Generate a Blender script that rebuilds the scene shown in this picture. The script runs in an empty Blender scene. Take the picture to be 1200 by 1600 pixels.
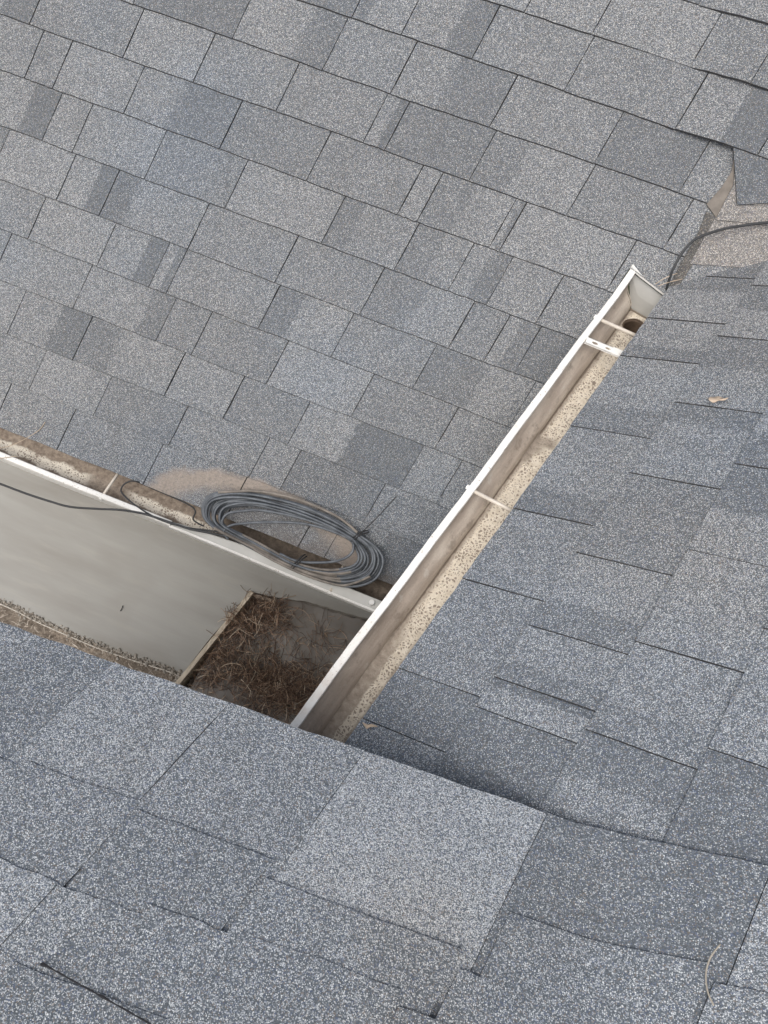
import bpy, bmesh, math, random
from mathutils import Vector, Matrix, noise
from mathutils.geometry import tessellate_polygon
random.seed(7)
S = bpy.context.scene
COL = S.collection

# ------------------------------------------------------------------ camera, light, exposure
cam_data = bpy.data.cameras.new('camera'); cam = bpy.data.objects.new('camera', cam_data); COL.objects.link(cam)
rows = [[0.9262478, 0.3681783, 0.0806825], [-0.3681817, 0.838001, 0.4027364], [0.0806668, -0.4027395, 0.9117531]]
cam.matrix_world = Matrix.Translation((-0.11493, -0.74838, 2.17779)) @ Matrix(rows).transposed().to_4x4()
cam_data.sensor_fit = 'VERTICAL'; cam_data.sensor_height = 36.0; cam_data.lens = 36.0 * 1.187347 * 1000 / 1600
cam_data.clip_start = 0.02; cam_data.clip_end = 500
S.camera = cam
SUN_EL, SUN_AZ = math.radians(58), math.radians(200)
world = bpy.data.worlds.new('World'); S.world = world; world.use_nodes = True
wn = world.node_tree
sky = wn.nodes.new('ShaderNodeTexSky'); sky.sky_type = 'NISHITA'; sky.sun_disc = False
sky.sun_elevation = SUN_EL; sky.sun_rotation = SUN_AZ; sky.dust_density = 4.0; sky.air_density = 1.0; sky.ozone_density = 1.0
bg = wn.nodes['Background']; bg.inputs['Strength'].default_value = 0.13
hs = wn.nodes.new('ShaderNodeHueSaturation'); hs.inputs['Saturation'].default_value = .42   # thin overcast: a greyer sky
wn.links.new(sky.outputs[0], hs.inputs['Color']); wn.links.new(hs.outputs[0], bg.inputs['Color'])
sun_d = bpy.data.lights.new('sun', 'SUN'); sun_d.energy = 1.5; sun_d.angle = math.radians(50); sun_d.color = (1.0, 0.94, 0.86)
sun = bpy.data.objects.new('sun', sun_d); COL.objects.link(sun)
sun_dir = Vector((math.sin(SUN_AZ) * math.cos(SUN_EL), math.cos(SUN_AZ) * math.cos(SUN_EL), math.sin(SUN_EL)))
sun.rotation_euler = sun_dir.to_track_quat('Z', 'Y').to_euler()
S.view_settings.view_transform = 'Standard'; S.view_settings.look = 'None'
S.view_settings.exposure = 0.42; S.view_settings.gamma = 1.0; S.view_settings.use_curve_mapping = False

# ------------------------------------------------------------------ survey of the place (metres)
SURVEY = {
    'far_lines': [[0.00446, 0.00362], [0.15112, 0.00425], [0.28344, -0.00072], [0.42886, -0.00091], [0.56603, -0.00587], [0.70991, -0.0016], [0.85569, -0.00016], [1.00001, -0.00174], [1.14528, 0.00048], [1.28836, 0.00301], [1.42879, -0.00366], [1.57577, 0.00091], [1.7147279496785217, 0]],
    'far_seams': [[-1.55, -1.326, -1.027, -0.746, -0.504, -0.418], [-1.465, -1.242, -0.986, -0.717, -0.614, -0.343], [-1.579, -1.354, -1.044, -0.849, -0.637, -0.279, -0.161], [-1.668, -1.396, -1.118, -1.001, -0.757, -0.486, -0.224], [-1.589, -1.358, -1.185, -1.129, -0.832, -0.6, -0.346, -0.05], [-1.533, -1.392, -1.104, -0.826, -0.562, -0.29, -0.184, -0.092], [-1.621, -1.522, -1.288, -1.033, -0.733, -0.511, -0.348, -0.235, -0.088], [-1.72, -1.628, -1.401, -1.098, -0.83, -0.554, -0.496, -0.283, -0.254, 0.057], [-1.743, -1.446, -1.227, -0.973, -0.711, -0.647, -0.399, -0.119, 0.152], [-1.457, -1.153, -0.883, -0.682, -0.397, -0.102, 0.131], [-0.849, -0.706, -0.504, -0.245, 0.059, 0.274], [-0.415, -0.23, 0.034, 0.187], [-0.005]],
    'right_lines': [[0.002, 0], [0.18959, 0.00535], [0.38458, -0.00862], [0.57155, -0.01766]],
    'right_seams': [[-0.515, -0.389, -0.148, 0.063, 0.335, 0.595, 0.747], [-0.382, -0.313, -0.183, 0.013, 0.251, 0.485, 0.725], [-0.322, -0.123, 0.111, 0.353], [-0.44, -0.252]],
    'cricket': [["pale", [[0.2002, 0.8338, 0.6139], [0.2318, 0.9191, 0.6755], [0.4191, 0.9595, 0.7046], [0.558, 0.9864, 0.724], [0.5887, 0.9344, 0.6865], [0.3803, 0.8743, 0.6431], [0.2229, 0.8218, 0.6052]]], ["tan", [[0.2308, 0.9104, 0.6741], [0.2437, 1.0133, 0.7484], [0.3715, 1.0376, 0.7659], [0.5087, 1.0647, 0.7854], [0.5596, 0.9785, 0.7233], [0.4208, 0.9516, 0.7038]]], ["tan", [[0.245, 1.0066, 0.7484], [0.2515, 1.0811, 0.8022], [0.2306, 1.1272, 0.8355], [0.3058, 1.1471, 0.8499], [0.4444, 1.1683, 0.8651], [0.5103, 1.0567, 0.7846], [0.3733, 1.0297, 0.7651]]], ["dark", [[0.212, 1.1419, 0.856], [0.2793, 1.0409, 0.7831], [0.3482, 1.0637, 0.7995], [0.4743, 1.1072, 0.8309], [0.4477, 1.1523, 0.8635]]]],
    'flashing': [[0.2223, 1.1477, 0.8438], [0.2342, 1.1085, 0.8156], [0.2274, 1.0747, 0.7912], [0.209, 1.0333, 0.7613], [0.2476, 1.0139, 0.7473], [0.2481, 0.9881, 0.7287], [0.2704, 1.0351, 0.7626], [0.3027, 1.0843, 0.7981]],
    'valley_shade': [[0.2161, 1.0199, 0.7523], [0.2512, 1.0132, 0.7474], [0.2429, 0.9338, 0.6902], [0.2281, 0.8581, 0.6355], [0.2051, 0.8543, 0.6328], [0.2099, 0.9106, 0.6734], [0.219, 0.9769, 0.7213]],
    'coil_outer': [[-0.8098, -0.0249, 0.0371], [-0.8134, 0.012, 0.0533], [-0.7785, 0.0437, 0.0672], [-0.7053, 0.0701, 0.0788], [-0.6176, 0.0865, 0.0861], [-0.5172, 0.0964, 0.0904], [-0.4111, 0.0915, 0.0883], [-0.3324, 0.077, 0.0819], [-0.274, 0.0609, 0.0748], [-0.2461, 0.03, 0.0612], [-0.2512, -0.0149, 0.0415], [-0.2965, -0.0522, 0.025], [-0.3615, -0.0688, 0.0177], [-0.463, -0.0743, 0.0153], [-0.5583, -0.0717, 0.0165], [-0.6564, -0.0641, 0.0198], [-0.7333, -0.058, 0.0225], [-0.7878, -0.0455, 0.028]],
    'coil_inner': [[-0.7274, -0.0235, 0.0377], [-0.7262, -0.0022, 0.047], [-0.7061, 0.0146, 0.0544], [-0.6518, 0.04, 0.0656], [-0.592, 0.0522, 0.071], [-0.5223, 0.0605, 0.0746], [-0.4405, 0.0639, 0.0761], [-0.3684, 0.0601, 0.0744], [-0.3378, 0.0469, 0.0686], [-0.3119, 0.0208, 0.0571], [-0.3205, -0.0068, 0.045], [-0.3661, -0.0348, 0.0327], [-0.421, -0.0513, 0.0254], [-0.4952, -0.0579, 0.0225], [-0.5633, -0.0508, 0.0256], [-0.623, -0.0443, 0.0285], [-0.676, -0.039, 0.0308], [-0.7117, -0.0349, 0.0326]],
    'coil_extra': [[[-0.6986, -0.0643, 0.0197], [-0.7187, -0.0527, 0.0248], [-0.7095, -0.0303, 0.0347], [-0.6705, -0.0085, 0.0443], [-0.5902, 0.0245, 0.0588], [-0.4979, 0.0524, 0.0711], [-0.4183, 0.0607, 0.0747], [-0.3435, 0.0598, 0.0743]], [[-0.3435, 0.0504, 0.0702], [-0.3385, 0.0297, 0.0611], [-0.3528, 0.0057, 0.0505], [-0.3931, -0.0204, 0.039], [-0.4744, -0.0484, 0.0267], [-0.537, -0.0487, 0.0266]], [[-0.7785, 0.0437, 0.0672], [-0.6794, 0.0832, 0.0846], [-0.6024, 0.0996, 0.0918], [-0.5222, 0.1078, 0.0954], [-0.4161, 0.1029, 0.0933], [-0.3455, 0.0835, 0.0847]], [[-0.6143, -0.0638, 0.0199], [-0.5262, -0.0731, 0.0158], [-0.4415, -0.0758, 0.0146], [-0.3608, -0.0704, 0.017], [-0.315, -0.0572, 0.0228], [-0.2621, -0.0133, 0.0421]]],
    'tail': [[-0.7134, -0.0662, 0.03], [-0.7689, -0.0724, 0.02], [-0.8284, -0.0825, 0.015], [-0.8977, -0.0862, 0.012], [-0.9751, -0.0914, 0.01], [-1.0507, -0.101, -0.01], [-1.1319, -0.1223, -0.03], [-1.2152, -0.1421, -0.05], [-1.2824, -0.1477, -0.06], [-1.374, -0.1516, -0.07], [-1.4692, -0.1518, -0.08], [-1.6156, -0.1538, -0.1], [-1.8206, -0.1447, -0.12]],
    'loopwire': [[-0.7224, -0.0566, 0.03], [-0.7829, -0.0672, 0.015], [-0.8401, -0.0816, 0.012], [-0.9224, -0.0891, 0.01], [-1.008, -0.0754, 0.0], [-1.0739, -0.0521, -0.01], [-1.0838, -0.0377, 0.0], [-1.0739, -0.0194, 0.01], [-1.0492, -0.0063, 0.015], [-1.0013, 0.0045, -0.02], [-0.8889, 0.0011, -0.02], [-0.85, -0.0104, -0.02], [-0.8447, -0.0364, -0.03], [-0.7969, -0.0527, 0.0]],
    'ties': [[[-0.358, 0.0601, 0.0745], [-0.3484, 0.0712, 0.0793], [-0.3413, 0.0831, 0.0846], [-0.3228, 0.0974, 0.0909]], [[-0.4924, -0.0738, 0.0155], [-0.4848, -0.0579, 0.0225], [-0.4773, -0.0419, 0.0296], [-0.469, -0.0275, 0.0359]]],
    'tie_tail': [[-0.3413, 0.0738, 0.0805], [-0.3171, 0.1126, 0.0975], [-0.2943, 0.1546, 0.116], [-0.2754, 0.1914, 0.1322]],
    'rcable': [[0.2108, 0.8573, 0.5939], [0.1989, 0.8493, 0.6375], [0.1918, 0.8663, 0.6805], [0.197, 0.9027, 0.7129], [0.217, 0.9355, 0.7366], [0.2682, 0.9723, 0.757], [0.317, 0.9976, 0.7691], [0.3735, 1.0236, 0.7817], [0.5077, 1.0736, 0.8116]],
    'rstraw': [[[0.1669, 0.8361, 0.6403], [0.1835, 0.8479, 0.6611], [0.2078, 0.8716, 0.6659]], [[0.175, 0.8342, 0.6389], [0.1972, 0.849, 0.6495], [0.2275, 0.8716, 0.6535]]],
    'leaf1': [[0.338, 0.4343, 0.7583], [0.3428, 0.4451, 0.7594], [0.3548, 0.4466, 0.7653], [0.3747, 0.4408, 0.7759], [0.3585, 0.4348, 0.7686], [0.3459, 0.4291, 0.7629]],
    'leaf2': [[-0.1194, -0.5105, 0.6444], [-0.1092, -0.5097, 0.6495], [-0.1022, -0.5074, 0.6527], [-0.0905, -0.5074, 0.6586], [-0.1046, -0.5149, 0.6524], [-0.1099, -0.518, 0.6501]],
    'twig': [[0.5154, -0.6735, 0.8891], [0.5058, -0.6915, 0.8954], [0.5024, -0.7119, 0.9028], [0.5068, -0.7322, 0.9102], [0.5157, -0.7464, 0.9156]],
    'crack': [[-0.3979, -1.0112, 0.985], [-0.381, -1.0109, 0.9853], [-0.3512, -1.0125, 0.9866], [-0.3122, -1.0142, 0.988], [-0.2638, -1.0166, 0.99], [-0.2205, -1.0192, 0.9919]],
    'slab': [[-3.6921, -0.3473, -1.42], [-4.1424, 0.17, -1.42], [-2.8288, 1.0634, -1.42], [-0.1255, 0.976, -1.42], [0.4446, 0.3069, -1.42], [-0.0687, 0.2607, -1.42], [-0.2788, 0.2825, -1.42], [-0.4387, 0.2601, -1.42], [-0.6016, 0.2436, -1.42], [-0.7541, 0.2033, -1.42], [-0.8678, 0.183, -1.42], [-0.9485, -0.0933, -1.42], [-1.0018, -0.3609, -1.42], [-1.0026, -0.2972, -1.42], [-1.2638, -0.3155, -1.42], [-1.4585, -0.325, -1.42], [-1.7295, -0.3227, -1.42], [-1.9399, -0.3135, -1.42], [-2.6274, -0.3251, -1.42], [-3.6921, -0.3473, -1.42]],
    'board': [[-0.8668, 0.1758, -1.408], [-0.9894, -0.3614, -1.408]],
    'board2': [[-0.8707, 0.1747, -1.42], [-0.7912, 0.1803, -1.42]],
    'sheet': [[-0.9267, -0.0013, -1.47], [-0.7933, 0.2071, -1.47], [-0.6401, 0.251, -1.47], [-0.4406, 0.2681, -1.47], [-0.2703, 0.2873, -1.47], [-0.0681, 0.2747, -1.47], [-0.1267, -0.2424, -1.47], [-0.3123, -0.6173, -1.47], [-1.0539, -0.7125, -1.47], [-0.9472, -0.3694, -1.47]],
    'clumps': [[[-0.7954, 0.1339, -1.5], 0.13, 3], [[-0.8537, 0.0037, -1.5], 0.08, 3], [[-0.8894, -0.1313, -1.5], 0.08, 2.5], [[-0.7101, 0.0994, -1.5], 0.1, 1.5], [[-0.6589, -0.1188, -1.5], 0.1, 3.2], [[-0.5312, -0.2136, -1.5], 0.13, 4], [[-0.4257, -0.1537, -1.5], 0.12, 3], [[-0.6755, -0.2247, -1.5], 0.12, 2.2], [[-0.8827, -0.2454, -1.5], 0.08, 2], [[-0.5071, 0.0292, -1.5], 0.18, 0.7], [[-0.7918, -0.1576, -1.5], 0.14, 1.2], [[-0.4176, 0.1357, -1.5], 0.15, 0.3]],
    'strip': [[-1.025, -0.2949, -1.5], [-1.9769, -0.3094, -1.5], [-2.6771, -0.3241, -1.5], [-3.7717, -0.3384, -1.5], [-2.9732, -1.2556, -1.5], [-1.1559, -1.0953, -1.5], [-0.8083, -0.3923, -1.5]],
    'slabspots': [[-1.3981, -0.1482, -1.419], [-1.8356, -0.1509, -1.419]],
    'arc': [-0.632, -0.042, 0.4, 0.195],
}

class Plane:
    """A roof slope: origin on the eave, u along the eave, w up the slope, n out of the roof."""
    def __init__(s, o, u, w):
        s.o = Vector(o); s.u = Vector(u); s.w = Vector(w); s.n = s.u.cross(s.w).normalized()
        if s.n.z < 0: s.n = -s.n
    def P(s, a, b, h=0.0): return s.o + s.u * a + s.w * b + s.n * h
    def uv(s, p): d = Vector(p) - s.o; return d.dot(s.u), d.dot(s.w)
FAR = Plane((0.0, 0.0, 0.0), (1.0, 0.0, 0.0), (0.0, 0.810958, 0.585104))
RIGHT = Plane((0.0, 0.0, 0.62161), (0.236959, 0.97152, 0.0), (0.863172, -0.210532, 0.458923))
NEAR = Plane((0.1988, -0.56345, 0.82078), (0.998125, 0.061215, 0.0), (0.057524, -0.93793, 0.34202))

# ------------------------------------------------------------------ node helpers
def new_mat(name):
    m = bpy.data.materials.new(name); m.use_nodes = True
    nt = m.node_tree; b = nt.nodes['Principled BSDF']
    b.inputs['Roughness'].default_value = 0.85
    return m, nt, b
def N(nt, t, **kw):
    n = nt.nodes.new(t)
    for k, v in kw.items():
        if k in ('operation', 'blend_type', 'data_type', 'feature', 'distance', 'attribute_name', 'voronoi_dimensions', 'noise_dimensions', 'uv_map', 'attribute_type', 'use_clamp', 'clamp', 'interpolation_type', 'noise_type', 'normalize'): setattr(n, k, v)
        else: n.inputs[k].default_value = v
    return n
def L(nt, a, b): nt.links.new(a, b)
def math_n(nt, op, a, b=None, clamp=False):
    n = nt.nodes.new('ShaderNodeMath'); n.operation = op; n.use_clamp = clamp
    for i, x in enumerate((a, b)):
        if x is None: continue
        if isinstance(x, (int, float)): n.inputs[i].default_value = x
        else: L(nt, x, n.inputs[i])
    return n.outputs[0]
def smooth(nt, x, lo, hi, a=0.0, b=1.0):
    n = nt.nodes.new('ShaderNodeMapRange'); n.interpolation_type = 'SMOOTHSTEP'
    L(nt, x, n.inputs[0])
    for i, v in enumerate((lo, hi, a, b)): n.inputs[i + 1].default_value = v
    return n.outputs[0]
def ramp(nt, fac, stops, mode='LINEAR'):
    r = nt.nodes.new('ShaderNodeValToRGB'); r.color_ramp.interpolation = mode
    e = r.color_ramp.elements
    while len(e) < len(stops): e.new(0.5)
    for el, (p, c) in zip(e, stops): el.position = p; el.color = (*c, 1)
    L(nt, fac, r.inputs[0]); return r.outputs[0]
def mix(nt, fac, a, b, blend='MIX'):
    n = nt.nodes.new('ShaderNodeMix'); n.data_type = 'RGBA'; n.blend_type = blend
    for s, x in ((n.inputs[0], fac), (n.inputs[6], a), (n.inputs[7], b)):
        if isinstance(x, (int, float)): s.default_value = x
        elif isinstance(x, tuple): s.default_value = (*x, 1)
        else: L(nt, x, s)
    return n.outputs[2]
def noise_n(nt, vec, scale, detail=3, rough=.55, dist=0):
    n = N(nt, 'ShaderNodeTexNoise', Scale=scale, Detail=detail, Roughness=rough, Distortion=dist)
    L(nt, vec, n.inputs['Vector']); return n.outputs[0]
def mapping(nt, vec, scale=(1, 1, 1), rot=(0, 0, 0), loc=(0, 0, 0)):
    n = nt.nodes.new('ShaderNodeMapping'); n.inputs['Scale'].default_value = scale; n.inputs['Rotation'].default_value = rot; n.inputs['Location'].default_value = loc
    L(nt, vec, n.inputs[0]); return n.outputs[0]
def pos(nt): return nt.nodes.new('ShaderNodeNewGeometry').outputs['Position']
def bump(nt, b, h, strength=.4, distance=.002):
    n = nt.nodes.new('ShaderNodeBump'); n.inputs['Strength'].default_value = strength; n.inputs['Distance'].default_value = distance
    L(nt, h, n.inputs['Height']); L(nt, n.outputs[0], b.inputs['Normal'])

# ------------------------------------------------------------------ shingle material: coloured mineral granules
def granule_material(name, silt=False, cell=560.0):
    m, nt, b = new_mat(name)
    uv = N(nt, 'ShaderNodeUVMap', uv_map='plane').outputs[0]
    tab = N(nt, 'ShaderNodeUVMap', uv_map='tab').outputs[0]
    info = nt.nodes.new('ShaderNodeObjectInfo')
    P = pos(nt)
    sep = nt.nodes.new('ShaderNodeSeparateColor'); L(nt, info.outputs['Color'], sep.inputs[0])
    # a tab is printed with two blends of granules meeting on a soft line
    tx = nt.nodes.new('ShaderNodeSeparateXYZ'); L(nt, tab, tx.inputs[0])
    wob = math_n(nt, 'MULTIPLY', math_n(nt, 'SUBTRACT', noise_n(nt, uv, 60, 2), .5), .10)
    d = math_n(nt, 'SUBTRACT', math_n(nt, 'ADD', tx.outputs[0], wob), sep.outputs[2])
    f = smooth(nt, d, -.012, .022)
    tone = nt.nodes.new('ShaderNodeMix'); tone.data_type = 'FLOAT'
    L(nt, f, tone.inputs[0]); L(nt, sep.outputs[0], tone.inputs[2]); L(nt, sep.outputs[1], tone.inputs[3])
    tone = tone.outputs[0]
    # patchy blending at palm size
    patch = noise_n(nt, mapping(nt, uv, (1, 1, 1)), 9, 3, .6)
    tone = math_n(nt, 'ADD', tone, math_n(nt, 'MULTIPLY', math_n(nt, 'SUBTRACT', patch, .5), .16))
    # granules
    warp = N(nt, 'ShaderNodeTexNoise', Scale=800.0, Detail=1.0); L(nt, uv, warp.inputs['Vector'])
    va = nt.nodes.new('ShaderNodeVectorMath'); va.operation = 'MULTIPLY_ADD'
    L(nt, warp.outputs['Color'], va.inputs[0]); va.inputs[1].default_value = (.0012, .0012, 0); L(nt, uv, va.inputs[2])
    vo = N(nt, 'ShaderNodeTexVoronoi', voronoi_dimensions='2D', Scale=cell); L(nt, va.outputs[0], vo.inputs['Vector'])
    vc = nt.nodes.new('ShaderNodeSeparateColor'); L(nt, vo.outputs['Color'], vc.inputs[0])
    vo2 = N(nt, 'ShaderNodeTexVoronoi', voronoi_dimensions='2D', Scale=cell * 1.9); L(nt, va.outputs[0], vo2.inputs['Vector'])
    vc2 = nt.nodes.new('ShaderNodeSeparateColor'); L(nt, vo2.outputs['Color'], vc2.inputs[0])
    # dark crushed stone ground, fairly even, with pale chips of two sizes scattered in it: more chips in the pale blends
    v = math_n(nt, 'ADD', math_n(nt, 'MULTIPLY', vc.outputs[0], .6), math_n(nt, 'MULTIPLY', vc2.outputs[0], .4))
    v = math_n(nt, 'ADD', v, math_n(nt, 'MULTIPLY', math_n(nt, 'SUBTRACT', tone, .5), .40))
    col = ramp(nt, v, [(0.0, (.062, .070, .078)), (.35, (.090, .102, .114)), (.60, (.135, .150, .166)), (.85, (.225, .243, .262)), (1.0, (.33, .35, .37))])
    vo3 = N(nt, 'ShaderNodeTexVoronoi', voronoi_dimensions='2D', Scale=cell * .62); L(nt, va.outputs[0], vo3.inputs['Vector'])
    vc3 = nt.nodes.new('ShaderNodeSeparateColor'); L(nt, vo3.outputs['Color'], vc3.inputs[0])
    def chips(vor, sc, lo, hi, rad, shade):
        th = math_n(nt, 'ADD', sc.outputs[0], math_n(nt, 'MULTIPLY', math_n(nt, 'SUBTRACT', tone, .5), .68))
        keep = smooth(nt, th, lo, hi)
        size = math_n(nt, 'MULTIPLY', sc.outputs[1], rad)
        inside = smooth(nt, math_n(nt, 'SUBTRACT', vor.outputs['Distance'], size), .08, .20, 1, 0)
        return math_n(nt, 'MULTIPLY', math_n(nt, 'MULTIPLY', keep, inside), shade)
    pale = mix(nt, vc2.outputs[1], (.46, .48, .49), (.72, .73, .73))
    col = mix(nt, chips(vo, vc, .66, .74, .34, .85), col, pale)
    col = mix(nt, chips(vo3, vc3, .80, .85, .27, .95), col, pale)
    # a few blue, tan and rusty granules
    col = mix(nt, smooth(nt, vc.outputs[1], .86, .90, 0, .55), col, (.09, .115, .19))
    col = mix(nt, smooth(nt, vc.outputs[2], .90, .94, 0, .45), col, (.22, .165, .12))
    # broad tint over the slope, brownish and bluish areas
    hue_var = noise_n(nt, P, 1.6, 3, .5)
    wz = nt.nodes.new('ShaderNodeSeparateXYZ'); L(nt, P, wz.inputs[0])   # tint drifts browner with rising y, bluer with falling y
    hue_var = math_n(nt, 'ADD', hue_var, math_n(nt, 'MULTIPLY', math_n(nt, 'SUBTRACT', wz.outputs[1], .35), .11))
    col = mix(nt, smooth(nt, hue_var, .42, .62, 0, .38), col, mix(nt, 1.0, col, (1.10, 1.0, .90), 'MULTIPLY'))
    col = mix(nt, smooth(nt, hue_var, .36, .50, .45, 0), col, mix(nt, 1.0, col, (.95, 1.0, 1.07), 'MULTIPLY'))
    run = noise_n(nt, mapping(nt, uv, (14, 1.6, 1)), 1.0, 4, .6)
    col = mix(nt, smooth(nt, run, .52, .68, 0, .30), col, mix(nt, 1.0, col, (.80, .79, .78), 'MULTIPLY'))
    bald = noise_n(nt, uv, 33, 4, .7)
    col = mix(nt, smooth(nt, bald, .64, .72, 0, .35), col, (.085, .088, .095))
    # grime gathered towards the valley and loose dust in streaks down the slope
    if silt:
        cx, cy, ax, ay = SURVEY['arc']
        u = nt.nodes.new('ShaderNodeSeparateXYZ'); L(nt, uv, u.inputs[0])
        n1 = noise_n(nt, uv, 14, 4, .6); n2 = noise_n(nt, uv, 110, 3, .7)
        du = math_n(nt, 'DIVIDE', math_n(nt, 'SUBTRACT', u.outputs[0], cx), ax)
        dv = math_n(nt, 'DIVIDE', math_n(nt, 'SUBTRACT', u.outputs[1], cy), ay)
        r = math_n(nt, 'SQRT', math_n(nt, 'ADD', math_n(nt, 'MULTIPLY', du, du), math_n(nt, 'MULTIPLY', dv, dv)))
        r = math_n(nt, 'ADD', r, math_n(nt, 'MULTIPLY', math_n(nt, 'SUBTRACT', n1, .5), .22))
        r = math_n(nt, 'ADD', r, math_n(nt, 'MULTIPLY', math_n(nt, 'SUBTRACT', n2, .5), .05))
        ring = math_n(nt, 'MULTIPLY', smooth(nt, r, .93, 1.04, 1, 0), smooth(nt, r, .62, .84, .12, 1))
        thin = smooth(nt, n2, .28, .50, .70, 1)
        ring = math_n(nt, 'MULTIPLY', math_n(nt, 'MULTIPLY', ring, thin), .86)
        dust = ramp(nt, n2, [(.3, (.25, .21, .175)), (.7, (.38, .325, .28))])
        col = mix(nt, ring, col, dust)
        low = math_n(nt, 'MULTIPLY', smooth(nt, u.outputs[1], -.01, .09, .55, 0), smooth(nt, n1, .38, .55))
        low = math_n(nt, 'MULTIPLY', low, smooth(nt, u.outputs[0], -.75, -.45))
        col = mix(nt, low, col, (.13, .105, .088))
    L(nt, col, b.inputs['Base Color'])
    b.inputs['Roughness'].default_value = .8
    b.inputs['Specular IOR Level'].default_value = .35
    h = math_n(nt, 'MULTIPLY', math_n(nt, 'SUBTRACT', 1, vo.outputs['Distance']), vc.outputs[0])
    bump(nt, b, h, .5, .0016)
    return m
M_SH = granule_material('granules')
M_SHF = granule_material('granules_silted', silt=True, cell=620.0)
def simple(name, c, rough=.8, var=.25, sc=20, spec=.4, c2=None, metallic=0, bmp=0, bsc=200):
    m, nt, b = new_mat(name)
    P = pos(nt); n = noise_n(nt, P, sc, 4, .6)
    c2 = c2 or tuple(x * (1 - var) for x in c)
    L(nt, ramp(nt, n, [(.3, c2), (.7, c)]), b.inputs['Base Color'])
    b.inputs['Roughness'].default_value = rough; b.inputs['Specular IOR Level'].default_value = spec; b.inputs['Metallic'].default_value = metallic
    if bmp: bump(nt, b, noise_n(nt, P, bsc, 3, .6), bmp, .002)
    return m
M_ASPH = simple('asphalt_edge', (.052, .051, .052), .9)
M_FELT = simple('roofing_felt', (.045, .044, .044), .95)
M_WALL = simple('painted_board_wall', (.46, .44, .40), .7, .1, 6)
M_SOFF = simple('soffit_white', (.62, .61, .58), .6, .1, 6)
M_FLASH = simple('dirty_flashing', (.215, .19, .165), .75, .35, 40, bmp=.3)
M_TIE = simple('tie_black', (.03, .03, .032), .5)
M_LEAF = simple('dry_leaf', (.60, .48, .37), .7, .3, 60)
M_STRAWP = simple('pale_straw', (.52, .42, .32), .7, .25, 50)
M_TAR = simple('tar', (.018, .018, .022), .6, .3, 100, bmp=.5)
def tan_shingle(name, tint, k):
    m = M_SH.copy(); m.name = name; nt = m.node_tree; b = nt.nodes['Principled BSDF']
    src = b.inputs['Base Color'].links[0].from_socket
    L(nt, mix(nt, k, mix(nt, 1.0, src, tint, 'MULTIPLY'), (.34, .29, .25)), b.inputs['Base Color']); return m
M_TAN = tan_shingle('granules_dusty', (1.16, 1.09, 1.02), .12)
M_VSHADE = tan_shingle('granules_shaded', (.66, .61, .55), .04)  # darkened granules, shade painted into the colour
def white_paint():
    m, nt, b = new_mat('white_gutter_paint'); P = pos(nt)
    n = noise_n(nt, P, 9, 4, .6); n2 = noise_n(nt, P, 130, 3, .7)
    col = ramp(nt, n, [(.3, (.74, .73, .69)), (.6, (.84, .83, .80))])
    col = mix(nt, math_n(nt, 'MULTIPLY', smooth(nt, n2, .60, .68), smooth(nt, n, .38, .60)), col, (.38, .32, .27))
    col = mix(nt, smooth(nt, noise_n(nt, P, 34, 4, .7), .56, .70, 0, .35), col, (.62, .58, .52))
    sp = nt.nodes.new('ShaderNodeSeparateXYZ'); L(nt, P, sp.inputs[0])
    # rusty brown staining where the gutter runs under the near roof
    low = math_n(nt, 'MULTIPLY', smooth(nt, sp.outputs[1], -.56, -.18, 1, 0), smooth(nt, noise_n(nt, P, 30, 4, .7), .35, .7))
    col = mix(nt, math_n(nt, 'MULTIPLY', low, .55), col, (.56, .47, .40))
    L(nt, col, b.inputs['Base Color']); b.inputs['Roughness'].default_value = .38
    return m
M_WHITE = white_paint()
M_GREYM = simple('grey_gutter_metal', (.54, .54, .52), .5, .16, 14)
M_ROD = simple('aged_rod', (.66, .60, .52), .5, .25, 30)
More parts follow.
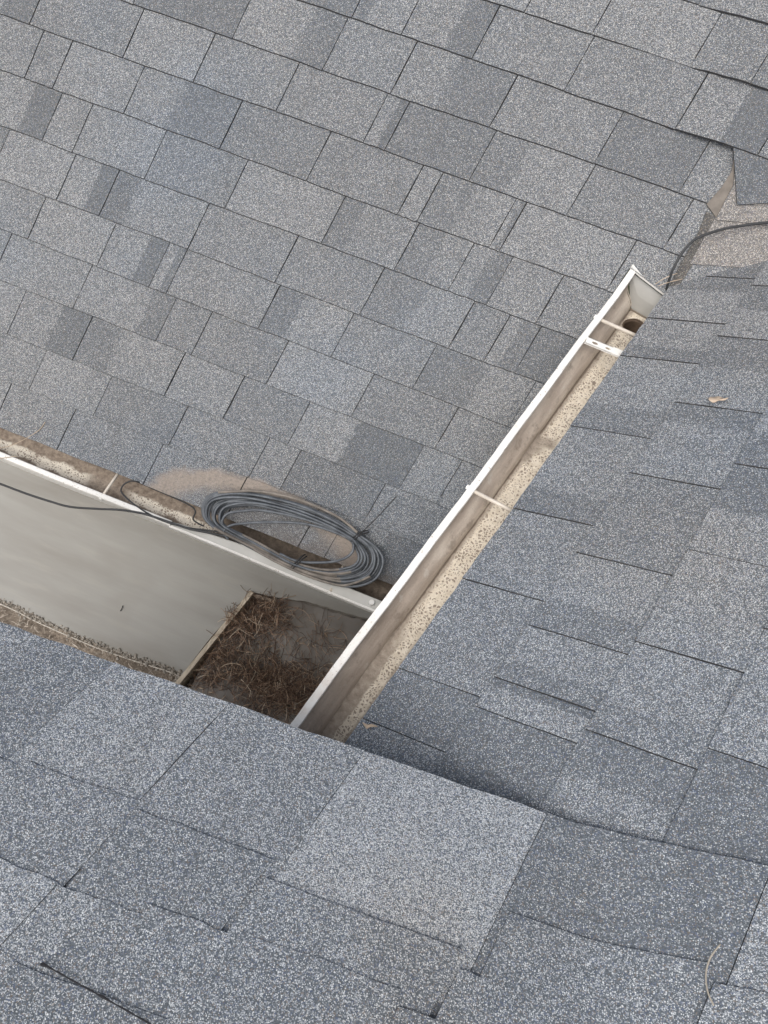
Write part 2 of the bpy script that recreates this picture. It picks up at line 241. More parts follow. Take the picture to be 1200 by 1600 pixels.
def gutter_inside(name, floor):
    m, nt, b = new_mat(name); P = pos(nt)
    ang = math.atan2(RIGHT.u.x, RIGHT.u.y) if floor != 2 else math.pi / 2
    st = mapping(nt, P, (1, 1, 1), (0, 0, ang if floor != 2 else 0))
    sx = mapping(nt, st, (6, 1, 4) if floor != 2 else (1, 6, 4))
    big = noise_n(nt, sx, 5, 4, .6); fine = noise_n(nt, P, 70, 4, .65); vf = noise_n(nt, P, 260, 2)
    wall = ramp(nt, big, [(.30, (.36, .30, .25)), (.50, (.52, .445, .38)), (.70, (.70, .63, .55))])
    wall = mix(nt, smooth(nt, fine, .58, .70, 0, .5), wall, (.44, .40, .35))
    blot = noise_n(nt, P, 22, 5, .65)
    wall = mix(nt, smooth(nt, blot, .54, .66, 0, .55), wall, (.24, .20, .165))
    wall = mix(nt, smooth(nt, blot, .30, .40, .5, 0), wall, (.68, .65, .60))
    if floor:
        vo = N(nt, 'ShaderNodeTexVoronoi', feature='DISTANCE_TO_EDGE', Scale=135.0); 
        wv = nt.nodes.new('ShaderNodeVectorMath'); wv.operation = 'MULTIPLY_ADD'
        wn_ = N(nt, 'ShaderNodeTexNoise', Scale=50.0, Detail=3.0); L(nt, P, wn_.inputs['Vector'])
        L(nt, wn_.outputs['Color'], wv.inputs[0]); wv.inputs[1].default_value = (.020,) * 3; L(nt, P, wv.inputs[2]); L(nt, wv.outputs[0], vo.inputs['Vector'])
        n3 = noise_n(nt, P, 16, 4, .6)
        spot = math_n(nt, 'ADD', math_n(nt, 'MULTIPLY', vo.outputs['Distance'], 1.9), math_n(nt, 'MULTIPLY', math_n(nt, 'SUBTRACT', n3, .5), 1.3))
        spot = math_n(nt, 'ADD', spot, math_n(nt, 'MULTIPLY', math_n(nt, 'SUBTRACT', fine, .5), .5))
        pale = ramp(nt, fine, [(.3, (.58, .51, .41)), (.7, (.78, .72, .62))])
        col = mix(nt, smooth(nt, spot, .33, .45), pale, ramp(nt, fine, [(.3, (.22, .18, .142)), (.7, (.37, .315, .26))]))
        side = noise_n(nt, P, 5.5, 3, .5)
        if floor == 1:
            dv = nt.nodes.new('ShaderNodeVectorMath'); dv.operation = 'DOT_PRODUCT'; L(nt, P, dv.inputs[0]); dv.inputs[1].default_value = (RIGHT.u.y, -RIGHT.u.x, 0)
            dw = nt.nodes.new('ShaderNodeVectorMath'); dw.operation = 'DOT_PRODUCT'; L(nt, P, dw.inputs[0]); dw.inputs[1].default_value = tuple(RIGHT.u)
            w_ = math_n(nt, 'ADD', dv.outputs['Value'], math_n(nt, 'MULTIPLY', math_n(nt, 'SUBTRACT', n3, .5), .022))
            mud = ramp(nt, fine, [(.3, (.25, .205, .165)), (.6, (.38, .325, .27)), (.8, (.47, .41, .345))])
            col = mix(nt, smooth(nt, w_, -.056, -.046, .9, 0), col, mud)
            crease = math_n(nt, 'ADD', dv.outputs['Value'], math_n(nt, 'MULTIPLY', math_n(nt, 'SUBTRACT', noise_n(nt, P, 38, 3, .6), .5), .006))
            col = mix(nt, smooth(nt, crease, -.0600, -.0565, .85, 0), col, (.10, .075, .055))  # painted shade: dark line where wall and floor meet
            lowz = smooth(nt, dw.outputs['Value'], -.36, -.22, 1, 0)
            col = mix(nt, math_n(nt, 'MULTIPLY', lowz, smooth(nt, w_, -.040, -.033, .95, 0)), col, mud)
            col = mix(nt, math_n(nt, 'MULTIPLY', lowz, smooth(nt, w_, -.016, -.010, 0, .85)), col, mud)
        if floor == 2:
            xs_ = nt.nodes.new('ShaderNodeSeparateXYZ'); L(nt, P, xs_.inputs[0])
            band = math_n(nt, 'ABSOLUTE', math_n(nt, 'ADD', xs_.outputs[1], .028))
            band = math_n(nt, 'ADD', band, math_n(nt, 'MULTIPLY', math_n(nt, 'SUBTRACT', n3, .5), .05))
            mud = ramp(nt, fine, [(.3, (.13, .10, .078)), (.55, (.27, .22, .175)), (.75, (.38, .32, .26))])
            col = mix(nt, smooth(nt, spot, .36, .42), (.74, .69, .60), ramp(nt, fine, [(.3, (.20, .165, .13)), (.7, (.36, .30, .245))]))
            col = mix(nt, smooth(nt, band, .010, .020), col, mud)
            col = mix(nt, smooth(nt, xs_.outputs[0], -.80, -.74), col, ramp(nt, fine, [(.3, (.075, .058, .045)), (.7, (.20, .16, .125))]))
            col = mix(nt, smooth(nt, math_n(nt, 'ABSOLUTE', math_n(nt, 'ADD', xs_.outputs[0], 1.16)), .05, .10, .9, 0), col, mud)
        col = mix(nt, smooth(nt, side, .52, .60, 0, .85 if floor == 1 else 0), col, ramp(nt, fine, [(.3, (.20, .165, .135)), (.7, (.36, .31, .26))]))
        L(nt, spot, b.inputs['Roughness']) if False else None
        bump(nt, b, spot, .35, -.0015)
    else:
        col = wall; bump(nt, b, fine, .25, .001)
    col = mix(nt, .18, col, mix(nt, 1.0, col, ramp(nt, vf, [(.3, (.55,) * 3), (.7, (1.3,) * 3)]), 'MULTIPLY'))
    L(nt, col, b.inputs['Base Color']); b.inputs['Roughness'].default_value = .75
    return m
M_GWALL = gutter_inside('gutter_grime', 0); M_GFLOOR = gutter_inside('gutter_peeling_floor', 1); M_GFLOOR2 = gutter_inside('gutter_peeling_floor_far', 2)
def concrete():
    m, nt, b = new_mat('fresh_concrete'); P = pos(nt)
    st = mapping(nt, P, (.55, 3.2, 1), (0, 0, .08))
    n = noise_n(nt, st, 2.2, 4, .55); n2 = noise_n(nt, st, 9, 3, .5); n3 = noise_n(nt, P, 2.5, 2, .5)
    col = ramp(nt, n, [(.25, (.245, .234, .214)), (.5, (.300, .295, .278)), (.75, (.350, .348, .332))])
    col = mix(nt, smooth(nt, n2, .55, .72, 0, .35), col, (.35, .335, .305))
    col = mix(nt, smooth(nt, n3, .56, .68, 0, .35), col, (.255, .24, .215))
    L(nt, col, b.inputs['Base Color']); b.inputs['Roughness'].default_value = .62
    bump(nt, b, noise_n(nt, st, 30, 3), .12, .003)
    return m
M_CONC = concrete()
M_CEDGE = simple('rough_concrete_edge', (.36, .33, .29), .9, .5, 45, bmp=.8, bsc=120)
def dirt():
    m, nt, b = new_mat('dirt_with_chaff'); P = pos(nt)
    n = noise_n(nt, P, 5, 4, .6); f = noise_n(nt, P, 48, 4, .75); vo = N(nt, 'ShaderNodeTexVoronoi', Scale=70.0); L(nt, P, vo.inputs['Vector'])
    col = ramp(nt, f, [(.28, (.10, .080, .062)), (.46, (.25, .205, .165)), (.64, (.42, .36, .30)), (.8, (.56, .50, .43))])
    col = mix(nt, smooth(nt, n, .40, .62, 0, .6), col, (.15, .125, .10))
    L(nt, col, b.inputs['Base Color']); bump(nt, b, f, .8, .012); return m
M_DIRT = dirt()
def sheet_mat():
    m, nt, b = new_mat('dusty_black_sheet'); P = pos(nt)
    n = noise_n(nt, P, 4.5, 4, .6); f = noise_n(nt, P, 60, 4, .7)
    col = ramp(nt, n, [(.3, (.165, .150, .136)), (.65, (.245, .230, .215))])
    col = mix(nt, smooth(nt, f, .50, .66, 0, .5), col, (.20, .155, .12))
    L(nt, col, b.inputs['Base Color']); b.inputs['Roughness'].default_value = .6; return m
M_SHEET = sheet_mat()
def cable_mat(name, dusty):
    m, nt, b = new_mat(name); P = pos(nt); n = noise_n(nt, P, 26, 4, .65)
    a, c = ((.12, .108, .096), (.27, .24, .21)) if dusty else ((.045, .053, .064), (.14, .156, .176))
    L(nt, ramp(nt, n, [(.3, a), (.65, c)]), b.inputs['Base Color']); b.inputs['Roughness'].default_value = .5 if not dusty else .8
    return m
M_CAB = cable_mat('cable_jacket', 0); M_CABD = cable_mat('cable_jacket_dusty', 1); M_CABB = simple('black_cable', (.045, .047, .05), .5, .3, 30)
def straw_mat():
    m, nt, b = new_mat('pine_straw')
    at = N(nt, 'ShaderNodeAttribute', attribute_name='shade'); 
    L(nt, ramp(nt, at.outputs['Fac'], [(0, (.055, .034, .026)), (.45, (.22, .138, .095)), (.85, (.42, .30, .21)), (1, (.66, .56, .44))]), b.inputs['Base Color'])
    b.inputs['Roughness'].default_value = .75; return m
M_STRAW = straw_mat()
M_CHAFF = M_STRAW.copy(); M_CHAFF.name = 'grey_chaff'
for el, c_ in zip([n for n in M_CHAFF.node_tree.nodes if n.type == 'VALTORGB'][0].color_ramp.elements, ((.10, .085, .070), (.25, .215, .18), (.42, .37, .315), (.62, .57, .50))): el.color = (*c_, 1)
def wood():
    m, nt, b = new_mat('form_lumber'); P = pos(nt); n = noise_n(nt, mapping(nt, P, (12, 2, 3)), 9, 4, .6)
    L(nt, ramp(nt, n, [(.3, (.36, .30, .23)), (.65, (.62, .55, .45))]), b.inputs['Base Color']); return m
M_WOOD = wood()

# ------------------------------------------------------------------ object helpers
def empty(name, loc, label, cat, group=None):
    o = bpy.data.objects.new(name, None); COL.objects.link(o); o.location = loc; o.empty_display_size = .1
    o['label'] = label; o['category'] = cat
    if group: o['group'] = group
    return o
def obj(name, me, parent=None, **props):
    o = bpy.data.objects.new(name, me); COL.objects.link(o)
    if parent is not None:
        o.parent = parent; o.matrix_parent_inverse = Matrix.Translation(-Vector(parent.location))
    for k, v in props.items(): o[k] = v
    return o
def mesh(name, vs, fs, mats, idx=None, smooth_=False):
    me = bpy.data.meshes.new(name); me.from_pydata([tuple(v) for v in vs], [], fs)
    for m in (mats if isinstance(mats, (list, tuple)) else [mats]): me.materials.append(m)
    if idx: me.polygons.foreach_set('material_index', idx)
    if smooth_: me.polygons.foreach_set('use_smooth', [True] * len(me.polygons))
    me.update(); return me
def box_pts(c, ax, ay, az):
    return [c + ax * x + ay * y + az * z for z in (-1, 1) for y in (-1, 1) for x in (-1, 1)]
BF = [(0, 2, 3, 1), (4, 5, 7, 6), (0, 1, 5, 4), (2, 6, 7, 3), (0, 4, 6, 2), (1, 3, 7, 5)]
def beam(a, b, w, h, up=Vector((0, 0, 1))):
    a, b = Vector(a), Vector(b); d = (b - a); s = d.cross(up).normalized(); u = s.cross(d).normalized()
    return box_pts((a + b) / 2, d / 2, s * w / 2, u * h / 2)
def beam_mesh(name, a, b, w, h, mat, up=Vector((0, 0, 1)), bev=0.0):
    me = mesh(name, beam(a, b, w, h, up), BF, mat)
    bm = bmesh.new(); bm.from_mesh(me); bmesh.ops.recalc_face_normals(bm, faces=bm.faces)
    if bev: bmesh.ops.bevel(bm, geom=bm.edges[:], offset=bev, segments=2, affect='EDGES', profile=.5)
    bm.to_mesh(me); bm.free(); return me
def smooth_path(pts, n, closed=False):
    P = [Vector(p) for p in pts]; k = len(P); out = []
    segs = k if closed else k - 1
    for i in range(segs):
        g = (lambda j: P[j % k]) if closed else (lambda j: P[max(0, min(k - 1, j))])
        p0, p1, p2, p3 = g(i - 1), g(i), g(i + 1), g(i + 2)
        for j in range(n):
            t = j / n; t2, t3 = t * t, t * t * t
            out.append(.5 * ((2 * p1) + (p2 - p0) * t + (2 * p0 - 5 * p1 + 4 * p2 - p3) * t2 + (3 * p1 - p0 - 3 * p2 + p3) * t3))
    if not closed: out.append(P[-1].copy())
    return out
def tube_geo(path, r, sides=8, closed=False, vs=None, fs=None):
    vs = [] if vs is None else vs; fs = [] if fs is None else fs
    base = len(vs); n = len(path); up = Vector((0, 0, 1))
    for i, p in enumerate(path):
        if closed: t = path[(i + 1) % n] - path[i - 1]
        else: t = path[min(n - 1, i + 1)] - path[max(0, i - 1)]
        t.normalize()
        a = t.cross(up)
        if a.length < 1e-4: a = t.cross(Vector((1, 0, 0)))
        a.normalize(); b = a.cross(t).normalized()
        rr = r(i / max(1, n - 1)) if callable(r) else r
        for k in range(sides):
            th = 2 * math.pi * k / sides; vs.append(p + a * (rr * math.cos(th)) + b * (rr * math.sin(th)))
    for i in range(n if closed else n - 1):
        for k in range(sides):
            j = (i + 1) % n; k2 = (k + 1) % sides
            fs.append((base + i * sides + k, base + i * sides + k2, base + j * sides + k2, base + j * sides + k))
    if not closed:
        fs.append(tuple(base + k for k in range(sides))[::-1]); fs.append(tuple(base + (n - 1) * sides + k for k in range(sides)))
    return vs, fs
def tube(name, pts, r, mat, sides=8, n=6, closed=False):
    vs, fs = tube_geo(smooth_path(pts, n, closed), r, sides, closed); return mesh(name, vs, fs, mat, smooth_=True)
def slab_from_outline(name, pts, thick, mats, nrm=Vector((0, 0, 1))):
    """top face at the outline, sides down by thick"""
    P = [Vector(p) for p in pts]; n = len(P)
    tris = tessellate_polygon([P]); vs = P + [p - nrm * thick for p in P]; fs = []; idx = []
    for t in tris:
        a, b_, c_ = (P[i] for i in t)
        t = tuple(t) if (b_ - a).cross(c_ - a).dot(nrm) > 0 else tuple(reversed(t))
        fs.append(t); idx.append(0)
    area = sum((P[i].cross(P[(i + 1) % n])).dot(nrm) for i in range(n)); 
    for i in range(n):
        j = (i + 1) % n
        fs.append((i, i + n, j + n, j) if area > 0 else (j, j + n, i + n, i)); idx.append(1 if len(mats) > 1 else 0)
    return mesh(name, vs, fs, mats, idx)

# ------------------------------------------------------------------ shingle roofs
T = .0046
def shingle(parent, pl, u0, u1, s_low, e, skew, mats, tones, tooth=None, lift=None, gap=.0014, over=.022, jag=.0007, tint=None, thick=T, kick=0.0, notch=False, bent=False):
    """one tab: lower edge from u0 to u1 following s_low(u), leaning on the course below"""
    nseg = 7
    us = [u0 + gap + (u1 - u0 - 2 * gap) * i / nseg for i in range(nseg + 1)]
    top = s_low((u0 + u1) / 2) + e + over
    P, UV, TB = [], [], []
    def add(u, s, frac, x=0.0):
        sl = s_low(u); h = 2 * thick - thick * (s - sl) / e
        uu = u + skew * (s - sl) + x
        if lift: h += lift(uu if bent else u, s)
        P.append(pl.P(uu, s, h)); UV.append((uu, s)); TB.append((frac, (s - sl) / e))
    for i, u in enumerate(us):
        add(u, s_low(u) + random.uniform(-jag, jag) * 1.5, i / nseg)
    ms = [.33, .66]
    for m_ in ms: add(us[-1], s_low(us[-1]) + (top - s_low(us[-1])) * m_, 1.0, random.uniform(-jag, jag))
    for i in (nseg, 0): add(us[i], top, i / nseg)
    for m_ in reversed(ms): add(us[0], s_low(us[0]) + (top - s_low(us[0])) * m_, 0.0, random.uniform(-jag, jag))
    n = len(P)
    vs = P + [p - pl.n * thick - (pl.w * kick if i_ <= nseg else pl.w * 0) for i_, p in enumerate(P)]
    fl = pl.u.cross(pl.w).dot(pl.n) > 0
    fs = [tuple(range(n)) if fl else tuple(range(n))[::-1]]
    for i in range(n):
        j = (i + 1) % n; f = (i, i + n, j + n, j); fs.append(f if fl else f[::-1])
    if bent:   # a tab bent over the valley needs rows of faces across it
        P, UV, TB = [], [], []; rows_ = 8
        for j in range(rows_ + 1):
            for i in range(nseg + 1):
                u = us[i]; s0_ = s_low(u); add(u, s0_ + (top - s0_) * j / rows_ + (random.uniform(-jag, jag) if j == 0 else 0), i / nseg)
        W_ = nseg + 1; n = len(P); vs = P + [p - pl.n * thick for p in P]; fs = []; idx_ = []
        for j in range(rows_):
            for i in range(nseg):
                a_ = j * W_ + i; f = (a_, a_ + 1, a_ + W_ + 1, a_ + W_); fs.append(f if fl else f[::-1]); idx_.append(0)
        rim_ = list(range(W_)) + [j * W_ + nseg for j in range(1, rows_ + 1)] + [rows_ * W_ + i for i in range(nseg - 1, -1, -1)] + [j * W_ for j in range(rows_ - 1, 0, -1)]
        for i in range(len(rim_)):
            a_, b_2 = rim_[i], rim_[(i + 1) % len(rim_)]; f = (a_, a_ + n, b_2 + n, b_2); fs.append(f if fl else f[::-1]); idx_.append(1)
        me = mesh('shingle', vs, fs, mats, idx_)
    else: me = mesh('shingle', vs, fs, mats, [0] + [1] * n)
    a = me.uv_layers.new(name='plane'); b = me.uv_layers.new(name='tab')
    ox, oy = random.uniform(-3, 3), random.uniform(-3, 3)
    silted = mats[0] is M_SHF
    for li, lp in enumerate(me.loops):
        v = lp.vertex_index % n
        a.data[li].uv = UV[v] if silted else (UV[v][0] + ox, UV[v][1] + oy); b.data[li].uv = TB[v]
    if notch: notch_mesh(me)
    o = obj('shingle', me, parent); o.color = (*tones, 1)
    return o
def notch_mesh(me, ue=.864):
    """cut away what would run through the right gutter"""
    o_ = RIGHT.o; gu = RIGHT.u; gw = Vector((gu.y, -gu.x, 0))
    C = [((v.co - o_).dot(gu), (v.co - o_).dot(gw)) for v in me.vertices]
    if not any(w > -.117 and u < ue + .002 for u, w in C) or max(w for u, w in C) < -.117: return
    bm = bmesh.new(); bm.from_mesh(me)
    for co, no in ((o_ - gw * .1175, gw), (o_ + gu * ue, gu)):
        bmesh.ops.bisect_plane(bm, geom=bm.verts[:] + bm.edges[:] + bm.faces[:], plane_co=co, plane_no=no)
    dead = []
    for f in bm.faces:
        c_ = f.calc_center_median() - o_
        if c_.dot(gw) > -.1175 and c_.dot(gu) < ue: dead.append(f)
    bmesh.ops.delete(bm, geom=dead, context='FACES'); bm.to_mesh(me); bm.free()
def tones(base=.5):
    """light and dark granule blends of one tab and the line between them"""
    k = random.random()
    if k < .46: a = b = base + random.uniform(-.08, .10); s = 2.0
    elif k < .74: a, b = base + random.uniform(.0, .10), base - random.uniform(.13, .28); s = random.uniform(.4, .75)
    elif k < .88: a, b = base - random.uniform(.08, .20), base + random.uniform(.0, .08); s = random.uniform(.25, .55)
    else: a = b = base - random.uniform(.10, .22); s = 2.0
    c = lambda x: max(0, min(1, x))
    return (c(a), c(b), c(s / 2 if s > 1 else s)) if s <= 1 else (c(a), c(a), 1.0)
def deck_sheet(name, pl, u0, u1, s0, s1, parent, mat=None, th=.018, h=-.0005):
    P = [pl.P(u0, s0, h), pl.P(u1, s0, h), pl.P(u1, s1, h), pl.P(u0, s1, h)]
    return obj(name, slab_from_outline(name, P, th, [mat or M_FELT], pl.n), parent)

far = empty('shingle_roof', FAR.P(-.8, 0), 'grey shingle roof slope rising behind the coiled cable, filling the upper left', 'roof')
right = empty('shingle_roof', RIGHT.P(.2, 0), 'grey shingle roof slope to the right of the long white gutter, with a dry leaf on it', 'roof')
near = empty('shingle_roof', NEAR.P(-.3, 0), 'closest grey shingle roof slope along the bottom of the picture, coarse pale granules', 'roof')

# far slope
fl = SURVEY['far_lines']; lines = [list(x) for x in fl]
for k in range(13, 16): lines.append([lines[12][0] + .1435 * (k - 12), 0])
FU0, FU1 = -2.35, 1.5
fmats = [M_SHF, M_ASPH]
# measured tones of some tabs (course, centre u): lighter > .5 > darker
def lift_far(k):
    if k < 10: return None
    return lambda u, s: .021 * max(0, min(1, (u - .02) / .16))
for k in range(0, 16):
    a, b_ = lines[k][0], lines[k][1]
    seams = list(SURVEY['far_seams'][k]) if k < 13 else []
    if not seams: seams = [random.uniform(-.3, 0)]
    while seams[0] > FU0: seams.insert(0, seams[0] - random.uniform(.17, .32))
    while seams[-1] < FU1: seams.append(seams[-1] + random.uniform(.17, .32))
    lim = FU1 if k >= 8 else .56
    e = (lines[k + 1][0] - a) if k + 1 < len(lines) else .143
    sl = (lambda A, B, ph: (lambda u: A + B * u + .0012 * math.sin(u * 5 + ph) + .0006 * math.sin(u * 23 + ph * 3)))(a, b_, random.uniform(0, 6))
    for u0, u1 in zip(seams, seams[1:]):
        if u0 > lim: break
        base = .50 + (.03 if k < 5 else 0)
        shingle(far, FAR, u0, u1, sl, e, .16, fmats, tones(base), lift=lift_far(k), gap=random.choice([.0009, .0012, .0014, .0017]), kick=.0018, notch=True)
dk = deck_sheet('roof_deck', FAR, FU0 - .3, 1.55, .004, 2.35, far, th=.006); notch_mesh(dk.data, .864)

# right slope
rl = [list(x) for x in SURVEY['right_lines']]
for k in range(4, 8): rl.append([rl[3][0] + .191 * (k - 3), -.012])
rmats = [M_SH, M_ASPH]
RU0, RU1 = -1.25, 2.0
for k in range(0, 7):
    seams = list(SURVEY['right_seams'][k]) if k < 4 else [random.uniform(-.2, .2)]
    if k == 0: seams.append(.93)
    while seams[0] > RU0: seams.insert(0, seams[0] - random.uniform(.18, .28))
    while seams[-1] < RU1: seams.append(seams[-1] + random.uniform(.18, .28))
    e = rl[k + 1][0] - rl[k][0]
    sl = (lambda A, B, ph: (lambda u: A + B * u + .0012 * math.sin(u * 6 + ph)))(rl[k][0], rl[k][1], random.uniform(0, 6))
    for i, (u0, u1) in enumerate(zip(seams, seams[1:])):
        if u0 > 1.7: break
        # alternate tabs of a laminated shingle stand proud, so one side edge shows
        up = .0028 if i % 2 else 0.0
        shingle(right, RIGHT, u0, u1, sl, e, .155, rmats, tones(.57), lift=lambda u, s, up=up, u0=u0, u1=u1: (.0019 + .0011 * math.sin(u0 * 37)) * (u1 - u) / (u1 - u0), gap=random.choice([.0006, .0009]), kick=.0009)
deck_sheet('roof_deck', RIGHT, RU0 - .1, 1.75, .004, 1.45, right)
# patch of cut shingles where this slope turns into the valley
def flat_piece(name, pts, parent, mats, tone, thick=.004, nrm=None, uvpl=FAR):
    nrm = nrm or uvpl.n
    me = slab_from_outline(name, pts, thick, mats, nrm)
    a = me.uv_layers.new(name='plane'); b = me.uv_layers.new(name='tab'); n = len(pts)
    ox = random.uniform(-3, 3)
    for li, lp in enumerate(me.loops):
        u, s = uvpl.uv(me.vertices[lp.vertex_index].co); a.data[li].uv = (u + ox, s); b.data[li].uv = (.5, .5)
    o = obj(name, me, parent); o.color = (*tone, 1); return o
for kind, pts in SURVEY['cricket']:
    m0 = {'pale': M_SH, 'tan': M_TAN, 'dark': M_SH}[kind]; tn = {'pale': (.6, .6, 1), 'tan': (.55, .55, 1), 'dark': (.28, .28, 1)}[kind]
    flat_piece('shingle', pts, right, [m0, M_ASPH], tn)
fp = slab_from_outline('valley_flashing', SURVEY['flashing'], .003, [M_FLASH], FAR.n); obj('valley_flashing', fp, right)
flat_piece('shingle', SURVEY['valley_shade'], right, [M_VSHADE, M_ASPH], (.4, .4, 1))  # dark strip laid in for the shade along the valley edge

# near slope
KN = 1.14
def n_eave(u): return .034 * max(0, u / .4) + .0008 * math.sin(u * 14)
def near_lift(u, s):
    # beyond the gutter this slope is laid up over the right one instead of sinking into it
    p = NEAR.P(u, s); zr = RIGHT.o.z + (-(RIGHT.n.x) * p.x - RIGHT.n.y * p.y) / RIGHT.n.z + .010
    d = zr - p.z; q = .028
    return (d + math.sqrt(d * d + q * q)) / 2 if d > -.06 else 0.0
def nsl(v): return lambda u: v + .0015 * math.sin(u * 9 + v * 40)
rows_n = [
 [(n_eave, .205, [-1.25, -.95, -.668, -.479, -.262, .020, .293, .56, .84, 1.1])],
]
c = (lambda a, b=None, s=1.0: (a, a if b is None else b, s))
t0 = [c(.5), c(.52), c(.60, .52, .35), c(.56), c(.74), c(.30), c(.60), c(.5), c(.5)]
t0[2] = c(.58); t0[1] = c(.5, .36, .7); t0[4] = c(.80)
BAND = [0]
def nrow(us, lows, ts, e, skew):
    BAND[0] += 1; bl = .0014 * (BAND[0] - 1)
    us = [x * KN for x in us]; e = e * KN
    for (u0, u1), lo, tn in zip(zip(us, us[1:]), lows, ts):
        fn = lo if callable(lo) else nsl(lo * KN)
        shingle(near, NEAR, u0, u1, fn, e, skew, rmats, (min(1, tn[0] + .17), min(1, tn[1] + .17), tn[2]), gap=.0005, over=.09, jag=.0014, thick=.0030, bent=u1 > -.1, kick=.0005, lift=lambda u, s, u0=u0, u1=u1: .0012 * (u1 - u) / (u1 - u0) + near_lift(u, s) + bl * max(0, min(1, (u + .3) / .2)))
nrow([-1.25, -.95, -.668, -.479, -.262, .020, .293, .56, .84, 1.1], [n_eave] * 9,
     [c(.5), c(.50, .40, .6), c(.62), c(.50), c(.78), c(.24), c(.55), c(.5), c(.5)], .20, -.30)
# the tab between -.262 and .020 is the palest one
nrow([-1.3, -.99, -.70, -.53, -.335, -.065, -.012, .235, .49, .75, 1.0], [.19, .185, .178, .190, .214, .238, .150, .172, .17, .17],
     [c(.5), c(.46), c(.50), c(.42), c(.52, .44, .6), c(.5), c(.42), c(.50), c(.5), c(.5)], .17, -.30)
nrow([-1.4, -1.05, -.76, -.575, -.46, -.34, -.13, .10, .36, .62, .9], [.37, .33, .300, .303, .289, .283, .300, .31, .34, .34],
     [c(.5), c(.5), c(.72), c(.68, .5, .5), c(.48), c(.46), c(.34), c(.5), c(.5), c(.5)], .16, -.30)
nrow([-1.4, -1.1, -.80, -.575, -.385, -.16, .06, .3, .55, .8], [.42, .40, .39, .394, .41, .42, .43, .45, .45],
     [c(.5), c(.55), c(.6), c(.42), c(.5), c(.5), c(.5), c(.5), c(.5)], .17, -.30)
nrow([-1.4, -1.1, -.80, -.5, -.2, .1, .4, .7], [.58] * 7, [c(.5)] * 7, .17, -.30)
nrow([-1.4, -1.05, -.75, -.45, -.25, .1, .4, .7], [.76] * 7, [c(.5)] * 7, .17, -.30)
deck_sheet('roof_deck', NEAR, -1.55, .02, .012, 1.1, near)
def underlay(pl, u0, u1, s0, s1, parent, lift):
    vs, fs = [], []; nu, ns = 40, 20
    for j in range(ns + 1):
        for i in range(nu + 1):
            u = u0 + (u1 - u0) * i / nu; q = s0 + (s1 - s0) * j / ns; vs.append(pl.P(u, q, lift(u, q)))
    for j in range(ns):
        for i in range(nu): a = j * (nu + 1) + i; fs.append((a, a + 1, a + nu + 2, a + nu + 1))
    me = mesh('base_layer', vs, fs, M_SH); a = me.uv_layers.new(name='plane'); me.uv_layers.new(name='tab')
    for li, lp in enumerate(me.loops): a.data[li].uv = pl.uv(me.vertices[lp.vertex_index].co)
    o = obj('base_layer', me, parent); o.color = (.3, .3, 1, 1)
underlay(NEAR, -1.55, 1.3, .02, 1.1, near, lambda u, q: .0008 + near_lift(u, q))
underlay(RIGHT, -1.3, 1.0, .03, 1.40, right, lambda u, q: .0008)
# pale metal drip edge peeping out under the first course
def strip_mesh(name, fn_pts, mat):
    vs, fs = [], []
    for row in fn_pts: vs += row
    k = len(fn_pts[0])
    for i in range(len(fn_pts) - 1):
        for j in range(k - 1): fs.append((i * k + j, i * k + j + 1, (i + 1) * k + j + 1, (i + 1) * k + j))
    return mesh(name, vs, fs, mat)
pts = []
for i in range(61):
    u = -1.5 + i * 1.46 / 60; e0 = n_eave(u) - .0018 + .0006 * math.sin(u * 61)
    pts.append([NEAR.P(u, .012, .0010), NEAR.P(u, e0, .0010), NEAR.P(u, e0 + .002, -.03)])
obj('drip_edge', strip_mesh('drip_edge', pts, M_WHITE), near)
obj('fascia', beam_mesh('fascia', NEAR.P(-1.55, .03, -.085), NEAR.P(-.14, .03, -.085), .02, .11, M_SOFF), near)
obj('fascia', beam_mesh('fascia', FAR.P(-2.6, .024, -.095), FAR.P(.18, .024, -.095), .02, .14, M_SOFF), far)
obj('fascia', beam_mesh('fascia', RIGHT.P(-1.3, .055, -.085), RIGHT.P(.86, .055, -.085), .02, .13, M_SOFF), right)
# black split in the near shingles
ck = [Vector(p) for p in SURVEY['crack']]; pth = smooth_path(ck, 5); vs, fs = [], []
for i, p in enumerate(pth):
    f = i / (len(pth) - 1); w = .0009 + .0008 * abs(math.sin(i * 2.1)) + (.0015 if .03 < f < .16 else 0) + (.001 if .62 < f < .68 else 0)
    d = NEAR.w; q = p - NEAR.n * .0035
    vs += [q - d * w, q + NEAR.n * .0002, q + d * w * .6]
for i in range(len(pth) - 1):
    for j in range(2): fs.append((i * 3 + j, i * 3 + j + 1, (i + 1) * 3 + j + 1, (i + 1) * 3 + j))
obj('tar_bead', mesh('tar_bead', vs, fs, M_TAR), near)

# ------------------------------------------------------------------ walls of the houses, set back under the eaves
GZ = -1.5
def wall(name, a, b, z1, label):
    t = empty(name, (a[0], a[1], GZ), label, 'wall')
    n = int((z1 - GZ) / .18)
    A, B = Vector((*a, 0)), Vector((*b, 0)); d = (B - A).normalized(); nrm = Vector((-d.y, d.x, 0))
    for i in range(n):
        z = GZ + (z1 - GZ) * (i + .5) / n
        o = obj('siding_board', beam_mesh('siding_board', A + Vector((0, 0, z)), B + Vector((0, 0, z)), .03, (z1 - GZ) / n - .004, M_WALL), t)
    obj('sheathing', beam_mesh('sheathing', A + nrm * .02 + Vector((0, 0, (GZ + z1) / 2)), B + nrm * .02 + Vector((0, 0, (GZ + z1) / 2)), .02, z1 - GZ, M_SOFF), t)
wall('house_wall', (-2.6, .34), (.15, .34), .19, 'pale sided wall tucked under the far eave, behind the cable coil')
wall('house_wall', (.22, -1.5), (.40, .36), .68, 'pale sided wall tucked under the right roof slope')
